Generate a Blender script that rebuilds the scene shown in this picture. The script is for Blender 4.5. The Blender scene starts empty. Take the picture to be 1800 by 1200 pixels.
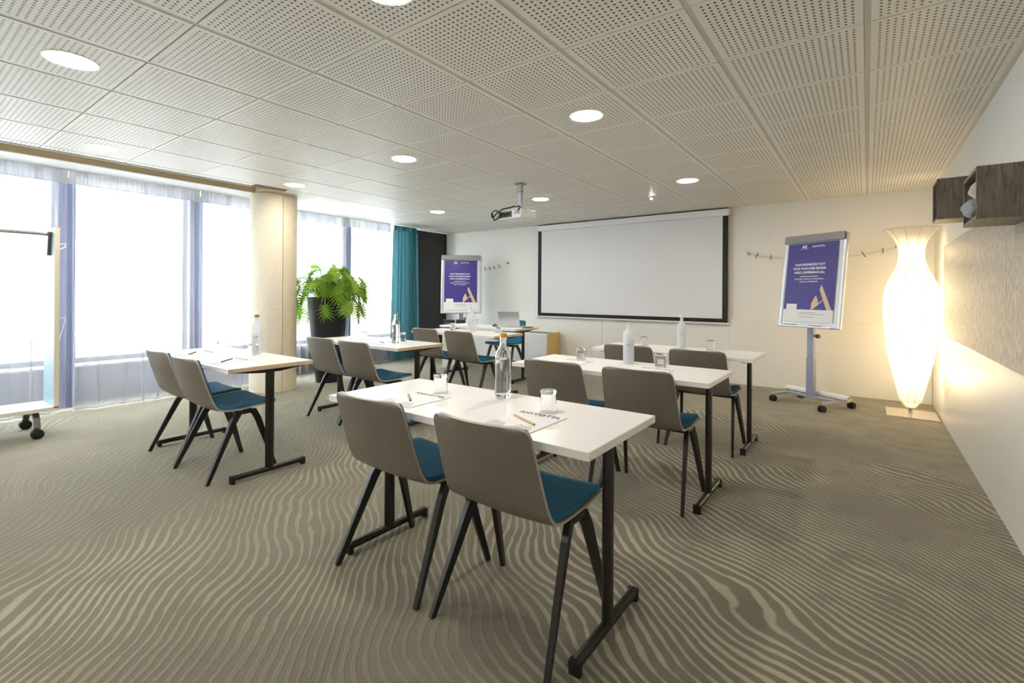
import bpy, bmesh, math, random
from mathutils import Vector, Matrix
random.seed(7)
PI = math.pi
scn = bpy.context.scene
C = scn.collection

# ------------------------------------------------------------------ camera
CAM_H, TH, ROLL, FPX = 1.22, 0.635, 0.006, 847.0
cam = bpy.data.cameras.new('camera')
cam.sensor_width = 36.0
cam.lens = 36.0 * FPX / 1800.0
cam.shift_y = -(600 - 516) / 1800.0
cam.clip_start = 0.05
cam.clip_end = 200
camo = bpy.data.objects.new('camera', cam)
C.objects.link(camo)
camo.matrix_world = (Matrix.Translation((0, 0, CAM_H)) @ Matrix.Rotation(TH, 4, 'Z')
                     @ Matrix.Rotation(PI / 2, 4, 'X') @ Matrix.Rotation(ROLL, 4, 'Z'))
scn.camera = camo
scn.cycles.transparent_max_bounces = 16

# ------------------------------------------------------------------ world and view
W = bpy.data.worlds.new('overcast_sky')
W.use_nodes = True
scn.world = W
bgn = W.node_tree.nodes['Background']
bgn.inputs[0].default_value = (0.90, 0.95, 1.0, 1)
bgn.inputs[1].default_value = 7.5
LIGHT_DOWN = 40.0        # ceiling lights, emission strength
LIGHT_LAMP = 2.0        # floor lamp bulbs, watt each
scn.view_settings.view_transform = 'Standard'
scn.view_settings.look = 'None'
scn.view_settings.exposure = 1.75
scn.view_settings.gamma = 1.0
scn.view_settings.use_curve_mapping = False

# ------------------------------------------------------------------ materials
MATS = {}
def srgb(r, g, b):
    f = lambda c: ((c / 255 + 0.055) / 1.055) ** 2.4 if c / 255 > 0.04045 else c / 255 / 12.92
    return (f(r), f(g), f(b), 1)

def mat(name, col, rough=0.5, metal=0.0, var=0.06, nscale=25.0, bump=0.0, bscale=200.0, **kw):
    m = bpy.data.materials.new(name)
    m.use_nodes = True
    nt = m.node_tree
    p = nt.nodes['Principled BSDF']
    p.inputs['Roughness'].default_value = rough
    p.inputs['Metallic'].default_value = metal
    for k, v in kw.items():
        p.inputs[k.replace('_', ' ')].default_value = v
    tc = nt.nodes.new('ShaderNodeTexCoord')
    no = nt.nodes.new('ShaderNodeTexNoise')
    no.inputs['Scale'].default_value = nscale
    no.inputs['Detail'].default_value = 3
    nt.links.new(tc.outputs['Object'], no.inputs['Vector'])
    mx = nt.nodes.new('ShaderNodeMix')
    mx.data_type = 'RGBA'
    a = tuple(max(0, c * (1 - var)) for c in col[:3]) + (1,)
    b = tuple(min(1, c * (1 + var)) for c in col[:3]) + (1,)
    mx.inputs[6].default_value = a
    mx.inputs[7].default_value = b
    nt.links.new(no.outputs['Fac'], mx.inputs[0])
    nt.links.new(mx.outputs[2], p.inputs['Base Color'])
    if bump:
        n2 = nt.nodes.new('ShaderNodeTexNoise')
        n2.inputs['Scale'].default_value = bscale
        n2.inputs['Detail'].default_value = 4
        nt.links.new(tc.outputs['Object'], n2.inputs['Vector'])
        bp = nt.nodes.new('ShaderNodeBump')
        bp.inputs['Strength'].default_value = bump
        bp.inputs['Distance'].default_value = 0.01
        nt.links.new(n2.outputs['Fac'], bp.inputs['Height'])
        nt.links.new(bp.outputs['Normal'], p.inputs['Normal'])
    MATS[name] = m
    return m

def math_node(nt, op, a, b=None, c=None):
    n = nt.nodes.new('ShaderNodeMath')
    n.operation = op
    for i, v in enumerate((a, b, c)):
        if v is None:
            continue
        if isinstance(v, (int, float)):
            n.inputs[i].default_value = v
        else:
            nt.links.new(v, n.inputs[i])
    return n.outputs[0]

M_wall = mat('wall_paint', srgb(236, 234, 228), 0.6, var=0.015, nscale=3)
M_lam = mat('wall_laminate', srgb(238, 236, 228), 0.25, var=0.012, nscale=2)
M_cream = mat('cream_trim', srgb(222, 214, 196), 0.5, var=0.02)
M_trough = mat('trough_paint', srgb(205, 186, 150), 0.6, var=0.04)
M_black = mat('black_cladding', srgb(20, 20, 22), 0.45, var=0.1)
M_tabletop = mat('white_laminate', srgb(246, 243, 238), 0.28, var=0.01, nscale=8)
M_edge_wood = mat('beech_edge', srgb(226, 200, 165), 0.4, var=0.06, nscale=18)
M_blackmetal = mat('black_powder_coat', srgb(30, 28, 27), 0.35, var=0.12, nscale=60)
M_bronze = mat('dark_bronze_tube', srgb(44, 38, 34), 0.3, metal=0.35, var=0.1)
M_shell = mat('taupe_laminate', srgb(122, 114, 102), 0.42, var=0.05, nscale=9)
M_shell_edge = mat('shell_edge', srgb(176, 170, 158), 0.4, var=0.05)
M_blue = mat('petrol_fabric', srgb(22, 106, 138), 0.85, var=0.1, nscale=350, bump=0.15, bscale=900)
M_alu = mat('brushed_aluminium', srgb(190, 192, 196), 0.35, metal=0.75, var=0.05)
M_greyplastic = mat('grey_plastic', srgb(148, 146, 146), 0.4, var=0.05)
M_silverpaint = mat('silver_blue_paint', srgb(158, 166, 186), 0.35, metal=0.3, var=0.04)
M_white = mat('white_plastic', srgb(240, 240, 240), 0.35, var=0.01)
M_board = mat('whiteboard', srgb(236, 238, 242), 0.2, var=0.01)
M_posterblue = mat('poster_blue', srgb(56, 48, 138), 0.4, var=0.03, nscale=3)
M_paper = mat('paper', srgb(240, 239, 238), 0.7, var=0.015, nscale=12)
M_ink = mat('navy_ink', srgb(40, 44, 74), 0.6, var=0.03)
M_whiteink = mat('white_ink', srgb(245, 245, 250), 0.6, var=0.01)
M_greyink = mat('grey_ink', srgb(150, 150, 158), 0.6, var=0.03)
M_gold = mat('gold_print', srgb(222, 196, 160), 0.5, var=0.06, nscale=10)
M_goldlight = mat('gold_cap', srgb(214, 170, 40), 0.35, metal=0.3, var=0.06)
M_rubber = mat('black_rubber', srgb(24, 24, 24), 0.6, var=0.1)
M_chrome = mat('chrome', srgb(200, 196, 190), 0.15, metal=1.0, var=0.03)
M_steelplate = mat('satin_steel_plate', srgb(222, 214, 200), 0.25, metal=0.6, var=0.03)
M_greycurtain = mat('bluegrey_curtain', srgb(168, 174, 198), 0.85, var=0.06, nscale=60)
M_pot = mat('black_planter', srgb(30, 32, 38), 0.5, var=0.08)
M_soil = mat('soil', srgb(56, 44, 34), 0.95, var=0.4, nscale=80)
M_stem = mat('leaf_stem', srgb(128, 150, 62), 0.5, var=0.1)
M_rackwhite = mat('pale_blue_laminate', srgb(214, 228, 230), 0.35, var=0.015)
M_rackpanel = mat('blue_grey_laminate', srgb(158, 184, 190), 0.4, var=0.02)
M_rackedge = mat('cream_edge', srgb(232, 224, 200), 0.4, var=0.03)
M_bracket = mat('taupe_metal', srgb(110, 102, 92), 0.35, metal=0.5, var=0.06)
M_pencil = mat('natural_pencil', srgb(212, 176, 124), 0.5, var=0.06)
M_pencilgrey = mat('grey_pencil', srgb(120, 116, 112), 0.4, var=0.06)
M_darkgrey = mat('dark_grey_plastic', srgb(52, 52, 56), 0.4, var=0.06)
M_navybox = mat('navy_card', srgb(38, 42, 70), 0.5, var=0.06)
M_yellowwood = mat('yellow_beech', srgb(226, 192, 122), 0.4, var=0.06, nscale=14)
M_screenwhite = mat('screen_fabric', srgb(232, 232, 234), 0.8, var=0.008, nscale=4)
M_screenblack = mat('screen_border', srgb(30, 28, 30), 0.7, var=0.05)
M_clothpale = mat('pale_cloth', srgb(205, 195, 182), 0.9, var=0.12, nscale=30, bump=0.3, bscale=40)
M_clothgrey = mat('grey_cloth', srgb(164, 170, 176), 0.9, var=0.16, nscale=30, bump=0.3, bscale=40)
M_red = mat('red_plastic', srgb(190, 40, 60), 0.4, var=0.05)
M_green = mat('dark_green_plastic', srgb(40, 70, 76), 0.4, var=0.05)
M_wire = mat('steel_wire', srgb(160, 156, 148), 0.4, metal=0.6, var=0.05)
M_clip = mat('wood_clip', srgb(128, 112, 90), 0.6, var=0.1)
M_column = mat('textured_plaster', srgb(232, 222, 200), 0.7, var=0.05, nscale=60, bump=1.0, bscale=55)
M_columnflat = mat('column_strip_paint', srgb(226, 212, 184), 0.6, var=0.05, nscale=12, bump=0.15, bscale=90)
M_dark = mat('dark_gap', srgb(70, 66, 60), 0.8, var=0.05)
M_runner = mat('ceiling_runner', srgb(206, 203, 196), 0.5, var=0.02)
M_slab = mat('ceiling_slab', srgb(120, 116, 110), 0.8, var=0.05)
M_plainceil = mat('plain_ceiling', srgb(226, 226, 224), 0.55, var=0.015, nscale=4)
M_facade = mat('facade_render', srgb(226, 224, 220), 0.8, var=0.03, nscale=1)
M_facadedark = mat('facade_window', srgb(150, 160, 172), 0.2, var=0.06, nscale=2)
M_ground = mat('street', srgb(180, 178, 174), 0.9, var=0.08, nscale=1)
M_frame = mat('window_frame_grey', srgb(74, 76, 84), 0.4, var=0.04)
M_sill = mat('sill_wall_grey', srgb(84, 84, 90), 0.7, var=0.04)
M_plastic_tail = mat('mat_notepad_print', srgb(206, 204, 204), 0.6, var=0.05, nscale=9)

def emit_mat(name, col, strength):
    m = bpy.data.materials.new(name)
    m.use_nodes = True
    nt = m.node_tree
    nt.nodes.clear()
    o = nt.nodes.new('ShaderNodeOutputMaterial')
    e = nt.nodes.new('ShaderNodeEmission')
    e.inputs[0].default_value = col
    e.inputs[1].default_value = strength
    nt.links.new(e.outputs[0], o.inputs[0])
    return m
M_led = emit_mat('led_diffuser', (1.0, 0.945, 0.87, 1), LIGHT_DOWN)

def glass_mat(name, col=(1, 1, 1, 1), rough=0.0, ior=1.45):
    m = bpy.data.materials.new(name)
    m.use_nodes = True
    p = m.node_tree.nodes['Principled BSDF']
    p.inputs['Base Color'].default_value = col
    p.inputs['Roughness'].default_value = rough
    p.inputs['Transmission Weight'].default_value = 1.0
    p.inputs['IOR'].default_value = ior
    return m
M_glass = glass_mat('clear_glass')

def thin_mat(name, col, transp, transl, gloss=0.0):
    """thin sheet: part see-through, part translucent, part diffuse"""
    m = bpy.data.materials.new(name)
    m.use_nodes = True
    nt = m.node_tree
    nt.nodes.clear()
    o = nt.nodes.new('ShaderNodeOutputMaterial')
    tr = nt.nodes.new('ShaderNodeBsdfTransparent')
    tl = nt.nodes.new('ShaderNodeBsdfTranslucent')
    df = nt.nodes.new('ShaderNodeBsdfDiffuse')
    tl.inputs[0].default_value = col
    df.inputs[0].default_value = col
    tc = nt.nodes.new('ShaderNodeTexCoord')
    no = nt.nodes.new('ShaderNodeTexNoise')
    no.inputs['Scale'].default_value = 40
    nt.links.new(tc.outputs['Object'], no.inputs['Vector'])
    m1 = nt.nodes.new('ShaderNodeMixShader')
    nt.links.new(math_node(nt, 'MULTIPLY_ADD', no.outputs['Fac'], 0.1, transl - 0.05), m1.inputs[0])
    nt.links.new(df.outputs[0], m1.inputs[1])
    nt.links.new(tl.outputs[0], m1.inputs[2])
    m2 = nt.nodes.new('ShaderNodeMixShader')
    m2.inputs[0].default_value = transp
    nt.links.new(m1.outputs[0], m2.inputs[1])
    nt.links.new(tr.outputs[0], m2.inputs[2])
    nt.links.new(m2.outputs[0], o.inputs[0])
    return m
M_sheer = thin_mat('sheer_voile', (0.50, 0.50, 0.54, 1), 0.46, 0.22)
M_sheerhead = thin_mat('sheer_heading', (0.62, 0.62, 0.66, 1), 0.03, 0.10)
M_shade = thin_mat('lamp_shade_fabric', (0.98, 0.95, 0.88, 1), 0.02, 0.75)
M_leaf = thin_mat('leaf_green', (0.21, 0.36, 0.05, 1), 0.0, 0.42)
_nt = M_leaf.node_tree
_oi = _nt.nodes.new('ShaderNodeObjectInfo')
_mx = _nt.nodes.new('ShaderNodeMix')
_mx.data_type = 'RGBA'
_mx.inputs[6].default_value = (0.11, 0.25, 0.025, 1)
_mx.inputs[7].default_value = (0.36, 0.50, 0.09, 1)
_nt.links.new(_oi.outputs['Random'], _mx.inputs[0])
for _n in _nt.nodes:
    if _n.type in ('BSDF_TRANSLUCENT', 'BSDF_DIFFUSE'):
        _nt.links.new(_mx.outputs[2], _n.inputs[0])
M_teal = thin_mat('teal_curtain', (0.085, 0.235, 0.275, 1), 0.0, 0.15)
M_frost = thin_mat('frosted_bottle_glass', (0.92, 0.94, 0.96, 1), 0.42, 0.5)

def pane_mat():
    m = bpy.data.materials.new('window_glass')
    m.use_nodes = True
    nt = m.node_tree
    nt.nodes.clear()
    o = nt.nodes.new('ShaderNodeOutputMaterial')
    tr = nt.nodes.new('ShaderNodeBsdfTransparent')
    tr.inputs[0].default_value = (0.95, 0.97, 0.98, 1)
    gl = nt.nodes.new('ShaderNodeBsdfGlossy')
    gl.inputs['Roughness'].default_value = 0.03
    mx = nt.nodes.new('ShaderNodeMixShader')
    mx.inputs[0].default_value = 0.06
    nt.links.new(tr.outputs[0], mx.inputs[1])
    nt.links.new(gl.outputs[0], mx.inputs[2])
    nt.links.new(mx.outputs[0], o.inputs[0])
    return m
M_pane = pane_mat()

def tile_mat():
    m = bpy.data.materials.new('perforated_tile')
    m.use_nodes = True
    nt = m.node_tree
    p = nt.nodes['Principled BSDF']
    p.inputs['Roughness'].default_value = 0.5
    tc = nt.nodes.new('ShaderNodeTexCoord')
    sp = nt.nodes.new('ShaderNodeSeparateXYZ')
    nt.links.new(tc.outputs['Object'], sp.inputs[0])
    pitch = 0.0270
    d2 = []
    inside = []
    for k, lim in ((0, 0.270), (1, 0.268)):
        a = math_node(nt, 'MULTIPLY', sp.outputs[k], 1 / pitch)
        fr = math_node(nt, 'FRACT', math_node(nt, 'ADD', a, 100.0))
        c = math_node(nt, 'SUBTRACT', fr, 0.5)
        d2.append(math_node(nt, 'MULTIPLY', c, c))
        inside.append(math_node(nt, 'LESS_THAN', math_node(nt, 'ABSOLUTE', sp.outputs[k]), lim))
    dist = math_node(nt, 'SQRT', math_node(nt, 'ADD', d2[0], d2[1]))
    hole = math_node(nt, 'LESS_THAN', dist, 0.215)
    hole = math_node(nt, 'MULTIPLY', hole, math_node(nt, 'MULTIPLY', inside[0], inside[1]))
    mx = nt.nodes.new('ShaderNodeMix')
    mx.data_type = 'RGBA'
    mx.inputs[6].default_value = srgb(240, 236, 226)
    mx.inputs[7].default_value = srgb(74, 68, 58)
    nt.links.new(hole, mx.inputs[0])
    nt.links.new(mx.outputs[2], p.inputs['Base Color'])
    return m
M_tile = tile_mat()

def carpet_mat():
    m = bpy.data.materials.new('wave_carpet')
    m.use_nodes = True
    nt = m.node_tree
    p = nt.nodes['Principled BSDF']
    p.inputs['Roughness'].default_value = 0.95
    p.inputs['Sheen Weight'].default_value = 0.35
    p.inputs['Sheen Roughness'].default_value = 0.5
    p.inputs['Sheen Tint'].default_value = (0.9, 0.85, 0.75, 1)
    p.inputs['Specular IOR Level'].default_value = 0.1
    tc = nt.nodes.new('ShaderNodeTexCoord')
    sp = nt.nodes.new('ShaderNodeSeparateXYZ')
    nt.links.new(tc.outputs['Object'], sp.inputs[0])
    def noise(scale, detail=1.0, off=0.0, rough=0.4):
        mp = nt.nodes.new('ShaderNodeMapping')
        mp.inputs['Location'].default_value = (off, off * 0.7, 0)
        nt.links.new(tc.outputs['Object'], mp.inputs[0])
        n = nt.nodes.new('ShaderNodeTexNoise')
        n.inputs['Scale'].default_value = scale
        n.inputs['Detail'].default_value = detail
        n.inputs['Roughness'].default_value = rough
        nt.links.new(mp.outputs[0], n.inputs['Vector'])
        return n.outputs['Fac']
    # stripes run along about -40 degrees; wander with smooth noise
    ang = math.radians(50)
    base = math_node(nt, 'ADD', math_node(nt, 'MULTIPLY', sp.outputs[0], math.cos(ang)),
                     math_node(nt, 'MULTIPLY', sp.outputs[1], math.sin(ang)))
    w1 = math_node(nt, 'MULTIPLY', math_node(nt, 'SUBTRACT', noise(0.8, 0.0, 3.1), 0.5), 0.42)
    w2 = math_node(nt, 'MULTIPLY', math_node(nt, 'SUBTRACT', noise(2.2, 0.0, 9.7), 0.5), 0.21)
    w3 = math_node(nt, 'MULTIPLY', math_node(nt, 'SUBTRACT', noise(9.0, 1.0, 23.0), 0.5), 0.022)
    ph = math_node(nt, 'ADD', math_node(nt, 'ADD', base, w3), math_node(nt, 'ADD', w1, w2))
    s = math_node(nt, 'SINE', math_node(nt, 'MULTIPLY', ph, 2 * PI / 0.043))
    thick = math_node(nt, 'MULTIPLY_ADD', noise(5.0, 3.0, 17.0, 0.6), 2.8, -1.12)
    s = math_node(nt, 'SUBTRACT', s, thick)
    mr = nt.nodes.new('ShaderNodeMapRange')
    mr.interpolation_type = 'SMOOTHSTEP'
    mr.inputs[1].default_value = -0.25
    mr.inputs[2].default_value = 0.55
    nt.links.new(s, mr.inputs[0])
    # contrast varies at random; toward the windows glancing sheen is painted into the colour
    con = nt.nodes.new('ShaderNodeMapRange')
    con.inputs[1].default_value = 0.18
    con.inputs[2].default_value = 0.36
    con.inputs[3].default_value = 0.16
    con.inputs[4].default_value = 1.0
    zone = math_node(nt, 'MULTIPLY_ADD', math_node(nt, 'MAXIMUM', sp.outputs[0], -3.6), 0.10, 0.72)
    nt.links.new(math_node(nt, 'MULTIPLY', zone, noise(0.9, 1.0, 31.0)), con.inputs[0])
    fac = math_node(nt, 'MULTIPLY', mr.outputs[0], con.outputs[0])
    grain = noise(170, 3.0, 0.0, 0.75)
    fac = math_node(nt, 'ADD', fac, math_node(nt, 'MULTIPLY', math_node(nt, 'SUBTRACT', grain, 0.5), 1.1))
    mx = nt.nodes.new('ShaderNodeMix')
    mx.data_type = 'RGBA'
    mx.inputs[6].default_value = srgb(114, 110, 94)
    mx.inputs[7].default_value = srgb(174, 166, 143)
    nt.links.new(fac, mx.inputs[0])
    # worn, darker patches
    st = nt.nodes.new('ShaderNodeMapRange')
    st.inputs[1].default_value = 0.62
    st.inputs[2].default_value = 0.80
    st.inputs[3].default_value = 0.0
    st.inputs[4].default_value = 0.35
    nt.links.new(noise(3.0, 3.0, 51.0, 0.6), st.inputs[0])
    m2 = nt.nodes.new('ShaderNodeMix')
    m2.data_type = 'RGBA'
    m2.blend_type = 'MULTIPLY'
    m2.inputs[7].default_value = (0.55, 0.52, 0.45, 1)
    nt.links.new(st.outputs[0], m2.inputs[0])
    nt.links.new(mx.outputs[2], m2.inputs[6])
    nt.links.new(m2.outputs[2], p.inputs['Base Color'])
    bp = nt.nodes.new('ShaderNodeBump')
    bp.inputs['Strength'].default_value = 0.5
    bp.inputs['Distance'].default_value = 0.006
    hh = math_node(nt, 'ADD', mr.outputs[0], grain)
    nt.links.new(hh, bp.inputs['Height'])
    nt.links.new(bp.outputs['Normal'], p.inputs['Normal'])
    return m
M_carpet = carpet_mat()

def grain_mat(name, c1, c2, scale, stretch, rough=0.5, thr=(0.35, 0.7), bump=0.0):
    m = bpy.data.materials.new(name)
    m.use_nodes = True
    nt = m.node_tree
    p = nt.nodes['Principled BSDF']
    p.inputs['Roughness'].default_value = rough
    tc = nt.nodes.new('ShaderNodeTexCoord')
    mp = nt.nodes.new('ShaderNodeMapping')
    mp.inputs['Scale'].default_value = stretch
    nt.links.new(tc.outputs['Object'], mp.inputs[0])
    n = nt.nodes.new('ShaderNodeTexNoise')
    n.inputs['Scale'].default_value = scale
    n.inputs['Detail'].default_value = 5
    n.inputs['Roughness'].default_value = 0.65
    n.inputs['Distortion'].default_value = 0.8
    nt.links.new(mp.outputs[0], n.inputs['Vector'])
    mr = nt.nodes.new('ShaderNodeMapRange')
    mr.inputs[1].default_value = thr[0]
    mr.inputs[2].default_value = thr[1]
    nt.links.new(n.outputs['Fac'], mr.inputs[0])
    mx = nt.nodes.new('ShaderNodeMix')
    mx.data_type = 'RGBA'
    mx.inputs[6].default_value = c1
    mx.inputs[7].default_value = c2
    nt.links.new(mr.outputs[0], mx.inputs[0])
    nt.links.new(mx.outputs[2], p.inputs['Base Color'])
    if bump:
        bp = nt.nodes.new('ShaderNodeBump')
        bp.inputs['Strength'].default_value = bump
        bp.inputs['Distance'].default_value = 0.004
        nt.links.new(n.outputs['Fac'], bp.inputs['Height'])
        nt.links.new(bp.outputs['Normal'], p.inputs['Normal'])
    return m
M_wood = grain_mat('grey_oak', srgb(88, 78, 66), srgb(140, 128, 112), 7, (9, 9, 1.1), 0.45)
M_wallpaper = grain_mat('silver_wallpaper', srgb(150, 146, 138), srgb(206, 200, 190), 42, (1, 1.0, 0.5), 0.4, (0.36, 0.66), 0.25)

# ------------------------------------------------------------------ mesh helpers
def new_bm():
    return bmesh.new()

def obj(name, bm, m, parent=None, smooth=False, mats=None, loc=None):
    me = bpy.data.meshes.new(name)
    bmesh.ops.recalc_face_normals(bm, faces=bm.faces)
    bm.to_mesh(me)
    bm.free()
    for mm in (mats or [m]):
        me.materials.append(mm)
    if smooth:
        me.shade_smooth()
        try:
            me.set_sharp_from_angle(angle=math.radians(40))
        except Exception:
            pass
    o = bpy.data.objects.new(name, me)
    C.objects.link(o)
    if parent:
        o.parent = parent
    if loc:
        o.location = loc
    return o

def bx(bm, x0, x1, y0, y1, z0, z1, bev=0.0, mi=0):
    vs = [bm.verts.new((x, y, z)) for x in (x0, x1) for y in (y0, y1) for z in (z0, z1)]
    q = [(0, 1, 3, 2), (4, 6, 7, 5), (0, 4, 5, 1), (2, 3, 7, 6), (0, 2, 6, 4), (1, 5, 7, 3)]
    fs = [bm.faces.new([vs[i] for i in f]) for f in q]
    for f in fs:
        f.material_index = mi
    if bev:
        es = list({e for f in fs for e in f.edges})
        bmesh.ops.bevel(bm, geom=es, offset=bev, segments=2, affect='EDGES', profile=0.5)
    return fs

def box(name, x0, x1, y0, y1, z0, z1, m, parent=None, bev=0.0):
    bm = new_bm()
    bx(bm, x0, x1, y0, y1, z0, z1, bev)
    return obj(name, bm, m, parent)

def tube(bm, pts, rad, n=10, cap=True, sq=None):
    """round tube (or rectangular if sq=(a,b)) along points; rad number or list"""
    pts = [Vector(p) for p in pts]
    rings = []
    up = None
    for i, p in enumerate(pts):
        if i == 0:
            t = pts[1] - p
        elif i == len(pts) - 1:
            t = p - pts[i - 1]
        else:
            t = (pts[i + 1] - p).normalized() + (p - pts[i - 1]).normalized()
        t.normalize()
        if up is None:
            a = Vector((0, 0, 1)) if abs(t.z) < 0.9 else Vector((1, 0, 0))
            up = (a - t * a.dot(t)).normalized()
        else:
            up = (up - t * up.dot(t)).normalized()
        s = t.cross(up)
        r = rad[i] if isinstance(rad, (list, tuple)) else rad
        if sq:
            k = sq[i] if isinstance(sq, list) else sq
            ring = [bm.verts.new(p + s * a * k[0] + up * b * k[1]) for a, b in ((-1, -1), (1, -1), (1, 1), (-1, 1))]
        else:
            ring = [bm.verts.new(p + s * r * math.cos(2 * PI * j / n) + up * r * math.sin(2 * PI * j / n)) for j in range(n)]
        rings.append(ring)
    k = len(rings[0])
    for a, b in zip(rings, rings[1:]):
        for j in range(k):
            bm.faces.new((a[j], a[(j + 1) % k], b[(j + 1) % k], b[j]))
    if cap:
        bm.faces.new(rings[0][::-1])
        bm.faces.new(rings[-1])
    return rings

def lathe(bm, prof, n=24, cx=0, cy=0, capends=True, mi=0):
    rings = []
    for r, z in prof:
        if r < 1e-5:
            rings.append([bm.verts.new((cx, cy, z))])
        else:
            rings.append([bm.verts.new((cx + r * math.cos(2 * PI * j / n), cy + r * math.sin(2 * PI * j / n), z)) for j in range(n)])
    for a, b in zip(rings, rings[1:]):
        if len(a) == 1 and len(b) == 1:
            continue
        for j in range(n):
            if len(a) == 1:
                f = bm.faces.new((a[0], b[j], b[(j + 1) % n]))
            elif len(b) == 1:
                f = bm.faces.new((a[j], b[0], a[(j + 1) % n]))
            else:
                f = bm.faces.new((a[j], a[(j + 1) % n], b[(j + 1) % n], b[j]))
            f.material_index = mi
    if capends:
        for r in (rings[0], rings[-1]):
            if len(r) > 1:
                bm.faces.new(r)
    return rings

def thing(name, label, cat, loc=(0, 0, 0), rotz=0.0, group=None):
    o = bpy.data.objects.new(name, None)
    o.empty_display_size = 0.1
    C.objects.link(o)
    o.location = loc
    o.rotation_euler = (0, 0, rotz)
    return tag(o, label, cat, group)

def tag(o, label, cat, group=None):
    o['label'] = label
    o['category'] = cat
    if group:
        o['group'] = group
    return o

def struct(o):
    o['kind'] = 'structure'
    return o

def dup(root, loc, rotz=0.0, label=None, group=None, parent=None):
    r = root.copy()
    C.objects.link(r)
    r.location = loc
    r.rotation_euler = (0, 0, rotz)
    if label:
        r['label'] = label
    if group:
        r['group'] = group
    for ch in list(root.children):
        c = ch.copy()
        C.objects.link(c)
        c.parent = r
        for g in ch.children:
            d = g.copy()
            C.objects.link(d)
            d.parent = c
    return r

def text_obj(name, body, size, m, parent, loc, rot=(PI / 2, 0, 0), align='CENTER', bold=0.0, spacing=1.0, width=None):
    cu = bpy.data.curves.new(name, 'FONT')
    cu.body = body
    cu.size = size
    cu.align_x = align
    cu.extrude = 0.0003
    cu.offset = bold
    cu.space_character = spacing
    cu.resolution_u = 3
    t = bpy.data.objects.new(name, cu)
    C.objects.link(t)
    bpy.context.view_layer.update()
    dg = bpy.context.evaluated_depsgraph_get()
    me = bpy.data.meshes.new_from_object(t.evaluated_get(dg))
    bpy.data.objects.remove(t)
    me.materials.clear()
    me.materials.append(m)
    if width:
        xs = [v.co.x for v in me.vertices]
        k = width / (max(xs) - min(xs))
        for v in me.vertices:
            v.co.x *= k
    o = bpy.data.objects.new(name, me)
    C.objects.link(o)
    o.parent = parent
    o.location = loc
    o.rotation_euler = rot
    return o

def poly(bm, pts, y=0.0, th=0.0006):
    """flat polygon print in the x-z plane with a hair of thickness towards -y"""
    a = [bm.verts.new((x, y, z)) for x, z in pts]
    b = [bm.verts.new((x, y - th, z)) for x, z in pts]
    bm.faces.new(a)
    bm.faces.new(b[::-1])
    n = len(pts)
    for i in range(n):
        bm.faces.new((a[i], b[i], b[(i + 1) % n], a[(i + 1) % n]))

# ================================================================== the room
XR, YB, ZC, YR, XL = 0.61, 7.18, 2.43, -2.3, -7.0
XB = -6.95
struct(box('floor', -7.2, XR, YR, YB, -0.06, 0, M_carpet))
wb = struct(box('wall_back', -7.2, XR + 0.12, YB, YB + 0.12, 0, 2.9, M_wall))
wr = struct(box('wall_right', XR, XR + 0.12, YR, YB, 0, 2.9, M_wall))
struct(box('wall_rear', -7.2, XR + 0.12, YR - 0.12, YR, 0, 2.9, M_wall))

# laminate panels along the lower part of back and right wall
bxs = [-6.94, -5.4, -3.46, -1.535, XR - 0.014]
for a, b in zip(bxs, bxs[1:]):
    box('panel', a + 0.0015, b - 0.0015, YB - 0.012, YB - 0.0005, 0.0, 0.885, M_lam, wb, 0.0015)
rys = [YR + 0.01, 0.0, 2.65, 5.3, YB - 0.016]
for a, b in zip(rys, rys[1:]):
    box('panel', XR - 0.012, XR - 0.0005, a + 0.0015, b - 0.0015, 0.0, 0.845, M_lam, wr, 0.0015)
for a, b in ((YR + 0.01, 1.0), (1.0, 3.6), (3.6, 6.2)):
    box('wallpaper_panel', XR - 0.018, XR - 0.0005, a + 0.001, b - 0.001, 0.847, 1.70, M_wallpaper, wr, 0.003)

# ceiling: slab, exposed runners, perforated tiles
ceil = struct(box('ceiling', -6.0, XR, YR, YB, 2.9, 3.0, M_slab))
PX, PY = 0.612, 0.5815
xk = lambda k: -0.005 - PX * k
yj = lambda j: 2.648 + PY * j
# backing sheet above the tiles
box('backing', -5.66, XR, YR, YB, ZC + 0.025, ZC + 0.04, M_slab, ceil)
box('backing', -6.98, -5.66, 3.05, YB, ZC + 0.025, ZC + 0.04, M_slab, ceil)
tile_cache = {}
def tile(x0, x1, y0, y1, m=M_tile):
    sx, sy = round(x1 - x0, 4), round(y1 - y0, 4)
    if sx < 0.02 or sy < 0.02:
        return
    key = (sx, sy, m.name)
    if key not in tile_cache:
        bm = new_bm()
        bx(bm, -sx / 2, sx / 2, -sy / 2, sy / 2, 0, 0.016, 0.002)
        o = obj('ceiling_tile', bm, m, ceil)
        tile_cache[key] = o
    else:
        o = tile_cache[key].copy()
        C.objects.link(o)
        o.parent = ceil
    o.location = ((x0 + x1) / 2, (y0 + y1) / 2, ZC)
RW = 0.012
GAP = 0.0035
ys = [YR] + [yj(j) for j in range(-8, 8) if YR + 0.05 < yj(j) < YB - 0.05] + [YB]
for k in range(-1, 11):
    xa, xb = xk(k + 1) + RW, xk(k) - RW          # tile between runner k+1 and k
    if k == -1:
        xb = XR - 0.02
    for y0, y1 in zip(ys, ys[1:]):
        if k >= 9 and y1 < 3.2:
            if k == 9:
                tile(-5.65 + 0.01, xb, y0 + GAP, y1 - GAP)
            continue
        if k == 9 or k == 10:
            y0 = max(y0, 3.05)
        if k == 10:
            xa = -6.93
        tile(xa, xb, y0 + GAP, y1 - GAP)
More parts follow.
